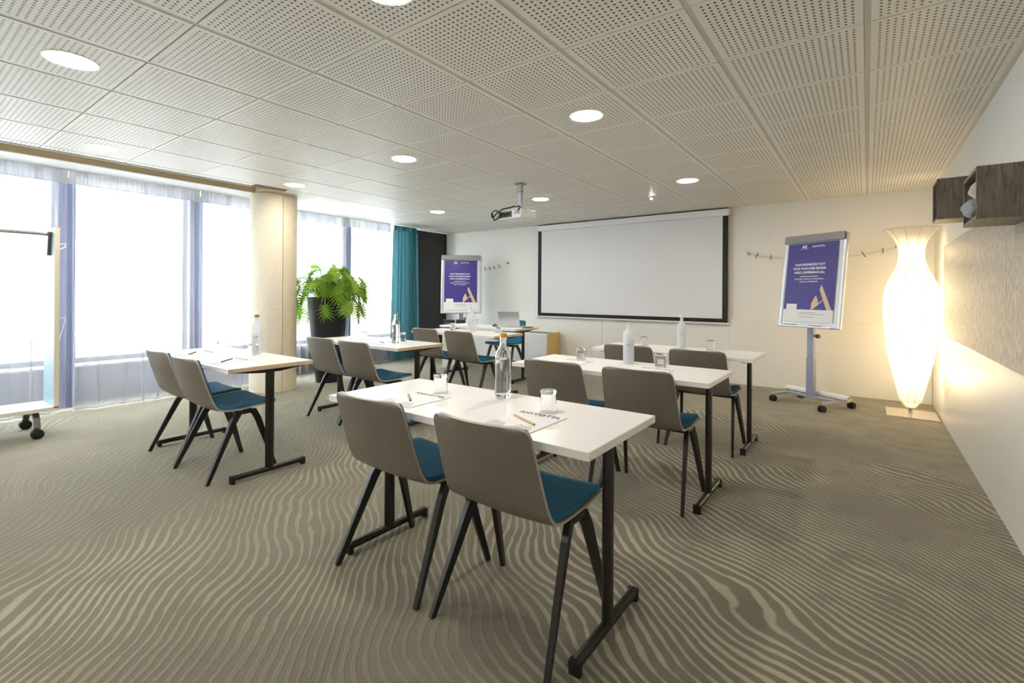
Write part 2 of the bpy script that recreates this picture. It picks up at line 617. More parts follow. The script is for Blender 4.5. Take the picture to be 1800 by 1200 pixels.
for k in range(0, 11):
    y0 = YR if k < 10 else 3.05
    if xk(k) < -5.66:
        y0 = 3.05
    box('runner', xk(k) - RW + 0.001, xk(k) + RW - 0.001, y0, YB, ZC + 0.003, ZC + 0.02, M_runner, ceil)
box('edge_trim', XR - 0.02, XR - 0.0005, YR, YB, ZC - 0.006, ZC + 0.02, M_cream, ceil)
box('edge_trim', -5.66, -5.645, YR, 2.86, ZC - 0.008, ZC + 0.38, M_runner, ceil)
# lighting trough and soffit along the windows
box('trough_top', -6.0, -5.65, YR, 3.0, 2.80, 2.83, M_trough, ceil)
box('trough_face', -6.02, -6.0, YR, 3.0, ZC - 0.002, 2.83, M_trough, ceil)
box('trough_end', -6.0, -5.645, 2.86, 3.06, ZC + 0.002, 2.83, M_trough, ceil)
for a, b in ((YR, -0.5), (-0.5, 1.35), (1.35, 3.05)):
    box('soffit_panel', -6.72, -6.021, a + 0.001, b - 0.001, ZC - 0.004, ZC + 0.03, M_plainceil, ceil)

# window wall: sill wall, lintel, windows
wl = struct(box('wall_left', XL - 0.15, XL, YR, YB, 0, 0.42, M_sill))
box('lintel', XL - 0.15, XL, YR, YB, 2.62, 2.9, M_wall, wl)
box('pier', XL - 0.15, XL, 6.15, YB, 0.42, 2.62, M_wall, wl)
box('window_shelf', XL - 0.02, XL + 0.12, YR, 6.15, 0.40, 0.425, M_lam, wl, 0.003)
wy = [YR, -1.0, 0.3, 1.27, 2.5, 3.78, 4.86, 6.15]
for i, (a, b) in enumerate(zip(wy, wy[1:])):
    w = bpy.data.objects.new('window_%d' % (i + 1), None)
    C.objects.link(w)
    w.location = (XL - 0.06, a, 0.42)
    struct(w)
    L = b - a
    for nm, args in (('frame_bottom', (0, L, 0.0, 0.06)), ('frame_top', (0, L, 2.13, 2.2)),
                     ('frame_stile', (0, 0.045, 0.06, 2.13)), ('frame_stile', (L - 0.045, L, 0.06, 2.13))):
        box(nm, -0.03, 0.03, args[0] + 0.0005, args[1] - 0.0005, args[2], args[3], M_frame, w)
    box('pane', -0.004, 0.004, 0.045, L - 0.045, 0.06, 2.13, M_pane, w)
# black clad corner between curtain and back wall
struct(box('wall_corner', XL, XB, 6.16, YB - 0.02, 0, ZC, M_black))
struct(box('trim_1', XL, XB + 0.03, YB - 0.02, YB - 0.0005, 0, ZC, M_cream))

# round column
col = thing('column', 'round cream plaster column with a vertical joint between the windows', 'column', (-6.05, 3.12, 0))
def arc_shell(a0, a1, r, z0, z1, n):
    bm = new_bm()
    pts = [(r * math.cos(a0 + (a1 - a0) * i / n), r * math.sin(a0 + (a1 - a0) * i / n)) for i in range(n + 1)]
    inn = [(0.85 * x, 0.85 * y) for x, y in pts]
    loop = pts + inn[::-1]
    lo = [bm.verts.new((x, y, z0)) for x, y in loop]
    hi = [bm.verts.new((x, y, z1)) for x, y in loop]
    k = len(loop)
    for i in range(k):
        bm.faces.new((lo[i], lo[(i + 1) % k], hi[(i + 1) % k], hi[i]))
    for q in (lo, hi):
        for i in range(n):
            bm.faces.new((q[i], q[i + 1], q[k - 2 - i], q[k - 1 - i]))
    return bm
# camera is towards (+0.89, -0.46): joint sits a little to the far side of that
va = math.atan2(-3.12, 6.05)
seam = va + math.radians(22)
obj('plaster_shell', arc_shell(seam - math.radians(200), seam - 0.012, 0.27, 0, 2.428, 40), M_column, col, True)
obj('joint_strip', arc_shell(seam + 0.012, seam + math.radians(159), 0.27, 0, 2.428, 30), M_columnflat, col, True)
bm = new_bm(); lathe(bm, [(0.245, 0), (0.245, 2.428)], 32)
obj('core', bm, M_dark, col, True)

# ================================================================== daylight side: curtains
def pleat(name, x0, ya, yb, z0, z1, m, amp, wl_, parent, seed=0, nz=10, top_amp=0.3, dens=11, flare=0.0, curl=0.25):
    rnd = random.Random(seed)
    n = max(8, int((yb - ya) / wl_ * dens))
    ph = [rnd.uniform(-0.5, 0.5) for _ in range(12)]
    bm = new_bm()
    grid = []
    for iz in range(nz + 1):
        t = iz / nz                       # 0 bottom .. 1 top
        z = z0 + (z1 - z0) * t
        a = amp * (1 - (1 - top_amp) * t ** 1.5)
        row = []
        for i in range(n + 1):
            s = i / n
            y = ya + (yb - ya) * s
            u = (y - ya) / wl_
            w = u + 0.22 * math.sin(u * 1.7 + ph[0] * 6) + 0.12 * math.sin(u * 0.63 + ph[1] * 6) + 0.05 * (1 - t) * math.sin(u * 3.1 + ph[2] * 5)
            x = x0 + a * math.sin(2 * PI * w) * (0.75 + 0.35 * math.sin(u * 0.9 + ph[3] * 6))
            yy = y + curl * a * math.cos(2 * PI * w) + flare * (1 - t) * (s - 0.5)
            row.append(bm.verts.new((x, yy, z)))
        grid.append(row)
    for r0, r1 in zip(grid, grid[1:]):
        for i in range(n):
            bm.faces.new((r0[i], r0[i + 1], r1[i + 1], r1[i]))
    return obj(name, bm, m, parent, True)

XS1, XS2 = -6.42, -6.80
sheers = [
    (XS1, YR + 0.05, -0.45, 0, 0, 'white sheer curtain behind the coat rack, at its far end from the column'),
    (XS1, -0.42, 1.235, 0, -0.05, 'white sheer curtain hanging behind the wheeled coat rack'),
    (XS1, 1.24, 2.42, 0.055, -0.07, 'white sheer curtain between two blue-grey drapes behind the window-side table'),
    (XS1, 2.425, 3.42, 0.055, 0, 'white sheer curtain reaching behind the round column'),
    (XS2, 3.30, 4.77, 0, -0.07, 'white sheer curtain behind the tall potted plant'),
    (XS2, 4.775, 5.60, 0.07, 0, 'white sheer curtain next to the teal curtain'),
]
for i, (x, a, b, da, db, lab) in enumerate(sheers):
    t = thing('sheer_curtain', lab, 'curtain', (0, 0, 0), 0, 'sheer window curtains')
    pleat('fabric', x, a + da, b + db, 0.02, 2.30, M_sheer, 0.058, 0.17, t, i + 3, 10, 0.35, 16, 0.0, 0.62)
    pleat('heading', x, a, b, 2.29, 2.424, M_sheerhead, 0.014, 0.035, t, i + 40, 2, 1.0, 6)
    pleat('hem', x + 0.002, a + da, b + db, 0.015, 0.03, M_sheerhead, 0.058, 0.17, t, i + 3, 1, 0.95, 16, 0.0, 0.62)
drapes = [(XS1 - 0.11, 1.16, 1.32, 'narrow blue-grey drape bunched beside the coat rack'),
          (XS1 - 0.11, 2.33, 2.50, 'narrow blue-grey drape bunched between the rack drape and the column'),
          (XS2 - 0.10, 4.67, 4.84, 'narrow blue-grey drape bunched behind the potted plant')]
for i, (x, a, b, lab) in enumerate(drapes):
    t = pleat('drape', x, a, b, 0.03, 2.38, M_greycurtain, 0.035, 0.06, None, 70 + i, 8, 0.7)
    tag(t, lab, 'curtain', 'blue-grey drapes')
t = thing('teal_curtain', 'gathered teal curtain beside the black corner wall', 'curtain', (0, 0, 0))
pleat('fabric', XS2 + 0.07, 5.60, 6.17, 0.03, 2.34, M_teal, 0.05, 0.085, t, 91, 10, 0.7, 14, 0.10, 0.35)
pleat('heading', XS2 + 0.07, 5.61, 6.15, 2.335, 2.422, M_teal, 0.018, 0.03, t, 92, 2, 1.0, 6)
for x, a, b in ((XS1, YR + 0.03, 3.0), (XS2, 3.2, 6.2)):
    box('curtain_track', x - 0.02, x + 0.02, a, b, 2.4255 if x == XS2 else 2.4245, 2.4285, M_runner, ceil)

# ================================================================== outside
bl = thing('building', 'pale apartment block across the street seen through the sheer curtains', 'building', (-15, 4, -3.5))
box('wall', -6, 0, -22, 22, 0, 9.5, M_facade, bl)
for k in range(4):
    box('balcony_slab', 0, 0.9, -22, 22, 1.4 + 2.6 * k, 1.6 + 2.6 * k, M_facade, bl)
    for j in range(12):
        w = box('window', -0.02, 0.03, -20.6 + 3.5 * j, -18.6 + 3.5 * j, 2.0 + 2.6 * k, 3.6 + 2.6 * k, M_facadedark, bl)
struct(box('ground', -60, -7.4, -40, 50, -3.6, -3.5, M_ground))

# ================================================================== ceiling lights
lights = [(-1.54, 1.24, 'recessed round ceiling light above the two-notepad table'),
          (-3.37, 0.66, 'recessed round ceiling light between the coat rack and the two-notepad table'),
          (-5.205, 1.22, 'recessed round ceiling light beside the trough, nearest the coat rack'),
          (-1.54, 2.93, 'recessed round ceiling light above the middle lamp-side table'),
          (-3.37, 2.92, 'recessed round ceiling light above the plant table'),
          (-5.205, 2.92, 'recessed round ceiling light beside the column head'),
          (-1.54, 5.22, 'recessed round ceiling light nearest the flip chart by the floor lamp'),
          (-3.37, 5.18, 'recessed round ceiling light just behind the projector'),
          (-5.16, 5.12, 'recessed round ceiling light nearest the teal curtain'),
          (-1.54, -1.1, 'unseen round ceiling light added by the rear wall, lamp-wall side'),  # unseen lights added behind the camera to balance the room light
          (-3.37, -1.1, 'unseen round ceiling light added by the middle of the rear wall'),
          (-5.205, -1.1, 'unseen round ceiling light added by the rear wall, window side')]
lroot = None
for i, p in enumerate(lights):
    if lroot is None:
        lroot = thing('ceiling_light', p[2], 'light', (p[0], p[1], ZC), 0, 'recessed ceiling lights')
        bm = new_bm(); lathe(bm, [(0.099, -0.001), (0.113, -0.004), (0.117, 0.0), (0.117, 0.003), (0.099, 0.003)], 32, capends=False)
        obj('trim_ring', bm, M_white, lroot, True)
        bm = new_bm(); lathe(bm, [(0.0, -0.002), (0.0995, -0.002)], 32, capends=False)
        obj('diffuser', bm, M_led, lroot)
    else:
        dup(lroot, (p[0], p[1], ZC), 0, p[2])
sp = thing('ceiling_spotlight', 'tiny white swivel spotlight on the ceiling before the screen', 'light', (-2.16, 5.80, ZC))
bm = new_bm(); lathe(bm, [(0.0, -0.012), (0.028, -0.012), (0.03, 0.0)], 20, capends=False); obj('base', bm, M_white, sp, True)
bm = new_bm(); tube(bm, [(0, 0, -0.01), (0.02, -0.02, -0.035)], 0.016, 12); obj('head', bm, M_white, sp, True)
bm = new_bm(); tube(bm, [(0.0205, -0.0205, -0.0355), (0.021, -0.021, -0.0365)], 0.013, 12); obj('lens', bm, M_led, sp)

# ================================================================== chairs
def chair_surface(noff, inset=0.0, trim=0.0):
    """grid of points over the one-piece seat and back; noff shifts along the normal"""
    prof = [(-0.268, 0.792), (-0.245, 0.715), (-0.222, 0.64), (-0.198, 0.565), (-0.178, 0.51), (-0.160, 0.475),
            (-0.138, 0.452), (-0.105, 0.440), (-0.06, 0.436), (0.0, 0.436), (0.07, 0.440), (0.14, 0.446), (0.19, 0.449), (0.225, 0.447), (0.245, 0.440)]
    # resample
    P = [Vector((0, a, b)) for a, b in prof]
    d = [0]
    for a, b in zip(P, P[1:]):
        d.append(d[-1] + (b - a).length)
    T = d[-1]
    ns, nt_ = 34, 14
    out = []
    for i in range(ns + 1):
        f = i / ns
        f = f + 0.0
        s = trim + (T - 2 * trim) * (0.5 - 0.5 * math.cos(PI * f)) * 0.55 + (T - 2 * trim) * f * 0.45
        k = max(j for j in range(len(d)) if d[j] <= s + 1e-9)
        k = min(k, len(d) - 2)
        q = (s - d[k]) / (d[k + 1] - d[k])
        # smooth tangents by catmull-rom
        p0, p1, p2, p3 = P[max(k - 1, 0)], P[k], P[k + 1], P[min(k + 2, len(P) - 1)]
        c = 0.5 * ((2 * p1) + (p2 - p0) * q + (2 * p0 - 5 * p1 + 4 * p2 - p3) * q * q + (3 * p1 - p0 - 3 * p2 + p3) * q ** 3)
        tg = (p2 - p1).normalized() * (1 - q) + (p2 - p1).normalized() * q
        nrm = Vector((0, -tg.z, tg.y)).normalized()      # towards the sitter / up
        if nrm.z < 0 and nrm.y < 0:
            nrm = -nrm
        back = max(0.0, min(1.0, (c.z - 0.45) / 0.2))
        g = s / T
        hw = 0.212 + 0.018 * min(1, g / 0.45) + 0.008 * max(0, (g - 0.55) / 0.45)
        for dd, r in ((s, 0.045), (T - s, 0.05)):
            if dd < r:
                hw = hw - r + math.sqrt(max(0, r * r - (r - dd) ** 2))
        hw = max(0.02, hw - inset)
        row = []
        for j in range(nt_ + 1):
            u = 2 * j / nt_ - 1
            bow = (1 - u * u)
            p = Vector((hw * u, c.y - 0.032 * back * bow, c.z - 0.010 * (1 - back) * bow))
            row.append(p + nrm * noff)
        out.append(row)
    return out

def slab(surf_a, surf_b, rim=1):
    bm = new_bm()
    A = [[bm.verts.new(p) for p in r] for r in surf_a]
    B = [[bm.verts.new(p) for p in r] for r in surf_b]
    m, n = len(A), len(A[0])
    for i in range(m - 1):
        for j in range(n - 1):
            bm.faces.new((A[i][j], A[i][j + 1], A[i + 1][j + 1], A[i + 1][j]))
            bm.faces.new((B[i][j], B[i + 1][j], B[i + 1][j + 1], B[i][j + 1]))
    loop = [(0, j) for j in range(n)] + [(i, n - 1) for i in range(1, m)] + [(m - 1, j) for j in range(n - 2, -1, -1)] + [(i, 0) for i in range(m - 2, 0, -1)]
    for (i, j), (k, l) in zip(loop, loop[1:] + loop[:1]):
        f = bm.faces.new((A[i][j], B[i][j], B[k][l], A[k][l]))
        f.material_index = rim
    return bm

def make_chair():
    t = thing('conference_chair', 'taupe shell chair', 'chair')
    obj('shell', slab(chair_surface(0.0), chair_surface(0.011)), None, t, True, [M_shell, M_shell_edge])
    obj('cushion', slab(chair_surface(0.0105, 0.012, 0.012), chair_surface(0.026, 0.018, 0.018), 0), None, t, True, [M_blue])
    for s in (-1, 1):
        bm = new_bm(); tube(bm, [(s * 0.215, -0.012, 0.418), (s * 0.222, -0.05, 0.36), (s * 0.255, -0.22, 0.0)], 0, sq=[(0.012, 0.020), (0.012, 0.020), (0.009, 0.011)])
        obj('leg', bm, M_blackmetal, t)
        bm = new_bm(); tube(bm, [(s * 0.215, 0.082, 0.418), (s * 0.222, 0.11, 0.36), (s * 0.255, 0.22, 0.0)], 0, sq=[(0.012, 0.020), (0.012, 0.020), (0.009, 0.011)])
        obj('leg', bm, M_blackmetal, t)
        bm = new_bm(); bx(bm, s * 0.215 - 0.0125, s * 0.215 + 0.0125, -0.03, 0.10, 0.402, 0.428, 0.006)
        obj('leg_bridge', bm, M_bronze, t)
    for y in (-0.01, 0.08):
        box('crossbar', -0.205, 0.205, y - 0.014, y + 0.014, 0.405, 0.4245, M_blackmetal, t, 0.003)
    return t

chairs = [
    (-1.057, 1.505, 0, 'taupe chair at the two-notepad table, on the side of the floor-lamp wall'),
    (-1.650, 1.500, 0, 'taupe chair at the two-notepad table, on the window side'),
    (-3.584, 1.520, 0, 'taupe chair at the table before the column, farther from the sheer curtains'),
    (-4.149, 1.545, 0, 'taupe chair at the table before the column, nearer the sheer curtains'),
    (-4.190, 2.860, 0, 'taupe chair whose back stands against the black planter'),
    (-3.640, 2.840, 0, 'taupe chair at the table beside the plant, farther from the planter'),
    (-4.320, 4.330, 0, 'taupe chair nearest the teal curtain'),
    (-3.730, 4.290, 0, 'taupe chair at the table just before the presenter table, farther from the teal curtain'),
    (-1.065, 2.905, 0, 'taupe chair at the middle table of the lamp-side row, nearer the lamp wall'),
    (-1.630, 2.900, 0, 'taupe chair at the middle table of the lamp-side row, nearer the windows'),
    (-1.060, 4.105, 0, 'taupe chair at the table nearest the screen, closer to the flip chart by the lamp'),
    (-1.630, 4.115, 0, 'taupe chair at the table nearest the screen, behind the frosted bottle'),
    (-4.56, 6.02, PI, 'taupe chair behind the laptop, turned to face the room'),
]
c0 = make_chair()
for i, (x, y, r, lab) in enumerate(chairs):
    if i == 0:
        c0.location = (x, y, 0)
        c0['label'] = lab
        c0['group'] = 'chairs set at the tables'
    else:
        dup(c0, (x, y, 0), r, lab)

# ================================================================== tables
TZ = 0.742
def make_table(label, x0, x1, yc, edge, depth=0.565):
    L = x1 - x0
    t = thing('conference_table', label, 'table', ((x0 + x1) / 2, yc, 0), 0, 'white T-leg tables')
    bm = new_bm()
    bx(bm, -L / 2 + 0.002, L / 2 - 0.002, -depth / 2 + 0.002, depth / 2 - 0.002, TZ - 0.027, TZ, 0.0015)
    obj('tabletop', bm, M_tabletop, t)
    h = (TZ - 0.027, TZ - 0.0008)
    for sg in (-1, 1):
        ya, yb = sorted((sg * depth / 2, sg * (depth / 2 - 0.002)))
        box('long_edge', -L / 2, L / 2, ya, yb, h[0], h[1], M_tabletop, t)
        xa, xb = sorted((sg * (L / 2 - 0.002), sg * (L / 2 + 0.0005)))
        box('end_edge', xa, xb, -depth / 2 + 0.001, depth / 2 - 0.001, h[0], h[1], edge, t)
    for s in (-1, 1):
        xx = s * (L / 2 - 0.075)
        bm = new_bm(); tube(bm, [(xx, 0.015, 0.04), (xx, 0.015, TZ - 0.04)], 0.03, 12)
        for v in bm.verts:
            v.co.x = xx + (v.co.x - xx) * 0.62
        obj('pole', bm, M_blackmetal, t, True)
        bm = new_bm(); tube(bm, [(xx, -0.225, 0.034), (xx, 0.255, 0.034)], 0.019, 12)
        ft = obj('foot', bm, M_bronze, t, True)
        for yy in (-0.222, 0.252):
            box('foot_glide', xx - 0.0205, xx + 0.0205, yy - 0.012, yy + 0.012, 0.0, 0.05, M_rubber, ft, 0.004)
        bm = new_bm()
        tube(bm, [(xx, -0.235, TZ - 0.033), (xx, -0.05, TZ - 0.043), (xx, 0.08, TZ - 0.043), (xx, 0.255, TZ - 0.033)], 0,
             sq=[(0.016, 0.005), (0.016, 0.015), (0.016, 0.015), (0.016, 0.005)])
        obj('bracket', bm, M_blackmetal, t)
    box('rail', -L / 2 + 0.09, L / 2 - 0.09, 0.0, 0.03, TZ - 0.052, TZ - 0.0275, M_blackmetal, t, 0.003)
    return t
make_table('white table holding the two printed notepads and yellow-capped clear bottle', -2.022, -0.672, 1.59, M_tabletop)
make_table('white table before the round column, next to the sheer curtains', -4.56, -3.165, 1.635, M_edge_wood)
make_table('white table beside the potted plant, with the gold-capped bottle', -4.60, -3.255, 3.04, M_edge_wood)
make_table('white table between the plant table and the laptop table', -4.70, -3.35, 4.49, M_edge_wood)
make_table('white presenter table carrying the laptop', -5.19, -3.785, 5.49, M_edge_wood)
make_table('white middle table of the row on the lamp side', -2.00, -0.682, 3.0, M_tabletop)
make_table('white table nearest the projection screen on the lamp side', -2.0, -0.68, 4.225, M_tabletop)

# ================================================================== table ware
def make_glass():
    t = new_bm()
    # upside-down tumbler: rim on the table, heavy base on top
    lathe(t, [(0.034, 0.0), (0.0325, 0.0), (0.0305, 0.073), (0.0, 0.0745)], 28, capends=False)
    bmesh.ops.reverse_faces(t, faces=t.faces)
    lathe(t, [(0.034, 0.0), (0.0345, 0.002), (0.0325, 0.084), (0.030, 0.089), (0.0, 0.089)], 28, capends=False)
    bmesh.ops.remove_doubles(t, verts=t.verts, dist=0.0001)
    return t
gl0 = None
glasses = [
    (-1.651, 1.663, 'upturned glass at the notepad with the grey pencil'),
    (-1.041, 1.666, 'upturned glass at the notepad with the wooden pencil'),
    (-4.097, 1.701, 'upturned glass before the sheer curtains, on the column table'),
    (-3.770, 1.790, 'upturned glass touching the frosted bottle before the column'),
    (-4.128, 3.07, 'upturned glass on the plant table, nearer the planter'),
    (-3.70, 3.20, 'upturned glass on the plant table, before the teal curtain'),
    (-4.308, 4.56, 'upturned glass on the table before the laptop table, nearer the teal curtain'),
    (-3.62, 4.62, 'upturned glass on the table before the laptop table, nearer the white cabinet'),
    (-4.88, 5.68, 'upturned glass on the laptop table'),
    (-1.676, 3.123, 'upturned glass on the middle lamp-side table, nearer the windows'),
    (-1.098, 3.150, 'upturned glass on the middle lamp-side table, nearer the lamp'),
    (-1.673, 4.365, 'upturned glass on the table nearest the screen, nearer the windows'),
    (-1.083, 4.374, 'upturned glass on the table nearest the screen, nearer the lamp'),
]
for i, (x, y, lab) in enumerate(glasses):
    if i == 0:
        gl0 = obj('tumbler', make_glass(), M_glass, None, True)
        tag(gl0, lab, 'glass', 'upturned tumblers')
        gl0.location = (x, y, TZ + 0.0006)
    else:
        dup(gl0, (x, y, TZ + 0.0006), 0, lab)

BOT = [(0.0, 0.0), (0.034, 0.0), (0.0365, 0.004), (0.0375, 0.02), (0.0375, 0.185), (0.034, 0.208), (0.022, 0.226), (0.0155, 0.240), (0.0145, 0.262), (0.0165, 0.266), (0.0165, 0.278)]
BIN = [(0.0155 - 0.0035, 0.278), (0.0115, 0.262), (0.0115, 0.24), (0.0185, 0.225), (0.031, 0.206), (0.0345, 0.184), (0.0345, 0.018), (0.0, 0.012)]
BOT2 = [(0.0, 0.0), (0.034, 0.0), (0.0365, 0.004), (0.0375, 0.02), (0.0375, 0.196), (0.0355, 0.211), (0.028, 0.224), (0.0175, 0.232), (0.0138, 0.240), (0.0130, 0.271), (0.0168, 0.278), (0.0168, 0.284)]
BIN2 = [(0.0125, 0.284), (0.0105, 0.27), (0.0108, 0.24), (0.015, 0.230), (0.026, 0.220), (0.032, 0.209), (0.0345, 0.194), (0.0345, 0.018), (0.0, 0.012)]
def make_bottle(label, x, y, frosted, cap):
    t = thing('water_bottle', label, 'bottle', (x, y, TZ + 0.0006), 0, 'water bottles on the tables')
    bm = new_bm(); lathe(bm, (BOT2 + BIN2) if frosted else (BOT + BIN), 32, capends=False)
    obj('glass_body', bm, M_frost if frosted else M_glass, t, True)
    if frosted:
        bm = new_bm(); lathe(bm, [(0.0, 0.0125), (0.0340, 0.0185), (0.0340, 0.150), (0.0, 0.150)], 28, capends=False)
    else:
        bm = new_bm(); lathe(bm, [(0.0, 0.0115), (0.0346, 0.0182), (0.0346, 0.178), (0.0, 0.178)], 28, capends=False)
    obj('water', bm, M_water, t, True)
    if cap:
        ch = 0.2825 if frosted else 0.2765
        bm = new_bm(); lathe(bm, [(0.0, ch), (0.0185, ch), (0.0185, ch + 0.0165), (0.017, ch + 0.0185), (0.0, ch + 0.0185)], 24, capends=False)
        obj('cap', bm, cap, t, True)
    if frosted:
        # printed mark wraps the side facing the seats
        a0 = math.atan2(-y, -x) - 0.15
        bm = new_bm()
        for (aa, ab, za, zb) in ((-0.45, 0.40, 0.126, 0.130), (0.0, 0.35, 0.132, 0.140)):
            n = 6
            lo = [bm.verts.new((0.0379 * math.cos(a0 + aa + (ab - aa) * i / n), 0.0379 * math.sin(a0 + aa + (ab - aa) * i / n), za)) for i in range(n + 1)]
            hi = [bm.verts.new((0.0379 * math.cos(a0 + aa + (ab - aa) * i / n), 0.0379 * math.sin(a0 + aa + (ab - aa) * i / n), zb)) for i in range(n + 1)]
            for i in range(n):
                bm.faces.new((lo[i], lo[i + 1], hi[i + 1], hi[i]))
        obj('printed_mark', bm, M_greyink, t)
    return t
M_water = glass_mat('water', (0.98, 0.99, 1, 1), 0.0, 1.33)
M_bottlewood = mat('brown_cap', srgb(150, 110, 52), 0.4, var=0.06)
make_bottle('clear water bottle with a bright yellow cap on the notepad table', -1.350, 1.765, False, M_goldlight)
make_bottle('clear water bottle with a dull gold cap on the plant table', -3.60, 3.03, False, M_bottlewood)
make_bottle('frosted water bottle with a brown cap before the column', -3.83, 1.845, True, M_bottlewood)
make_bottle('open frosted bottle on the table before the laptop table', -3.97, 4.56, True, None)
make_bottle('open frosted bottle on the middle lamp-side table', -1.323, 3.156, True, None)
make_bottle('frosted bottle with a white cap before the screen edge', -1.317, 4.317, True, M_white)
make_bottle('slim clear bottle on the laptop table', -4.66, 5.30, False, M_white)

# notepads with printed name, pencils
def notepad(label, x, y, rot, brand=True, w=0.21, h=0.26):
    t = thing('notepad', label, 'notepad', (x, y, TZ + 0.0006), rot, 'notepads')
    bm = new_bm(); bx(bm, -w / 2, w / 2, -h / 2, h / 2, 0, 0.0022)
    obj('sheet', bm, M_paper, t)
    bm = new_bm()
    n = 10
    lo = [bm.verts.new((-w / 2 + 0.003 + (w - 0.006) * i / n, -h / 2 + 0.003, 0.0026)) for i in range(n + 1)]
    hi = [bm.verts.new((-w / 2 + 0.003 + (w - 0.006) * i / n, -h / 2 + 0.05 + 0.03 * math.sin(i * 1.1) + 0.02 * math.sin(i * 2.3 + 1), 0.0026)) for i in range(n + 1)]
    for i in range(n):
        bm.faces.new((lo[i], lo[i + 1], hi[i + 1], hi[i]))
    obj('printed_skyline', bm, M_plastic_tail, t)
    if brand:
        text_obj('printed_name', 'NOVOTEL', 0.034, M_ink, t, (0, h / 2 - 0.042, 0.0028), (0, 0, 0), 'CENTER', 0.0004, 1.25, w * 0.88)
    return t
notepad('printed notepad under the wooden pencil', -1.03, 1.490, 0.0)
notepad('printed notepad under the grey pencil', -1.635, 1.485, 0.0)
notepad('notepad on the column table, farther from the curtains', -3.58, 1.52, 0.05)
notepad('notepad on the column table, nearer the curtains', -4.24, 1.56, 0.0)
notepad('notepad on the plant table beside the clear bottle', -3.68, 2.96, 0.0)
notepad('notepad on the middle lamp-side table', -1.08, 2.93, 0.0)
notepad('notepad on the middle lamp-side table, window side', -1.66, 2.95, 0.0)
pp = [(-1.106, 1.520, -0.962, 1.447, M_pencil, 'natural wood pencil on the notepad'),
      (-1.715, 1.520, -1.610, 1.440, M_pencilgrey, 'grey pencil on the notepad nearer the windows'),
      (-3.50, 1.455, -3.62, 1.575, M_darkgrey, 'dark pencil on the column-table notepad, farther from the curtains'),
      (-4.12, 1.485, -4.235, 1.575, M_darkgrey, 'dark pencil on the column-table notepad, nearer the curtains'),
      (-3.79, 2.99, -3.66, 2.94, M_pencilgrey, 'grey pencil on the plant table')]
for x0, y0, x1, y1, m, lab in pp:
    t = thing('pencil', lab, 'pencil', (x0, y0, TZ + 0.0075), 0, 'pencils')
    d = Vector((x1 - x0, y1 - y0, 0))
    bm = new_bm(); tube(bm, [(0, 0, 0), d * 0.985], 0.0042, 6); obj('barrel', bm, m, t)
    bm = new_bm(); tube(bm, [d * 0.986, d], 0.003, 6); obj('lead', bm, M_rubber, t)

# laptop and small things on the presenter table
lp = thing('laptop', 'open silver laptop seen from behind on the presenter table', 'laptop', (-4.08, 5.48, TZ + 0.0006), math.radians(14))
box('base', -0.16, 0.16, 0.0, 0.225, 0.0, 0.014, M_alu, lp, 0.003)
bm = new_bm(); bx(bm, -0.16, 0.16, -0.004, 0.004, 0, 0.215, 0.003)
l = obj('lid', bm, M_alu, lp); l.location = (0, 0.0, 0.016); l.rotation_euler = (math.radians(14), 0, 0)
box('keyboard', -0.14, 0.14, 0.03, 0.12, 0.0142, 0.0152, M_darkgrey, lp)
mo = new_bm(); bmesh.ops.create_uvsphere(mo, u_segments=16, v_segments=10, radius=1)
for v in mo.verts:
    v.co = Vector((v.co.x * 0.032, v.co.y * 0.055, max(0, v.co.z) * 0.035))
mo = obj('computer_mouse', mo, M_darkgrey, None, True)
mo.location = (-4.36, 5.50, TZ + 0.0006)
tag(mo, 'black computer mouse beside the laptop', 'mouse')
ph = box('telephone', -0.04, 0.04, -0.075, 0.075, 0, 0.012, M_darkgrey, None, 0.003)
ph.location = (-3.845, 5.60, TZ + 0.0006)
tag(ph, 'flat dark phone at the table end beside the laptop', 'phone')
pa = box('paper_stack', -0.13, 0.13, -0.1, 0.1, 0, 0.012, M_paper, None, 0.001)
pa.location = (-4.93, 5.50, TZ + 0.0006)
tag(pa, 'low stack of white paper on the presenter table', 'paper')

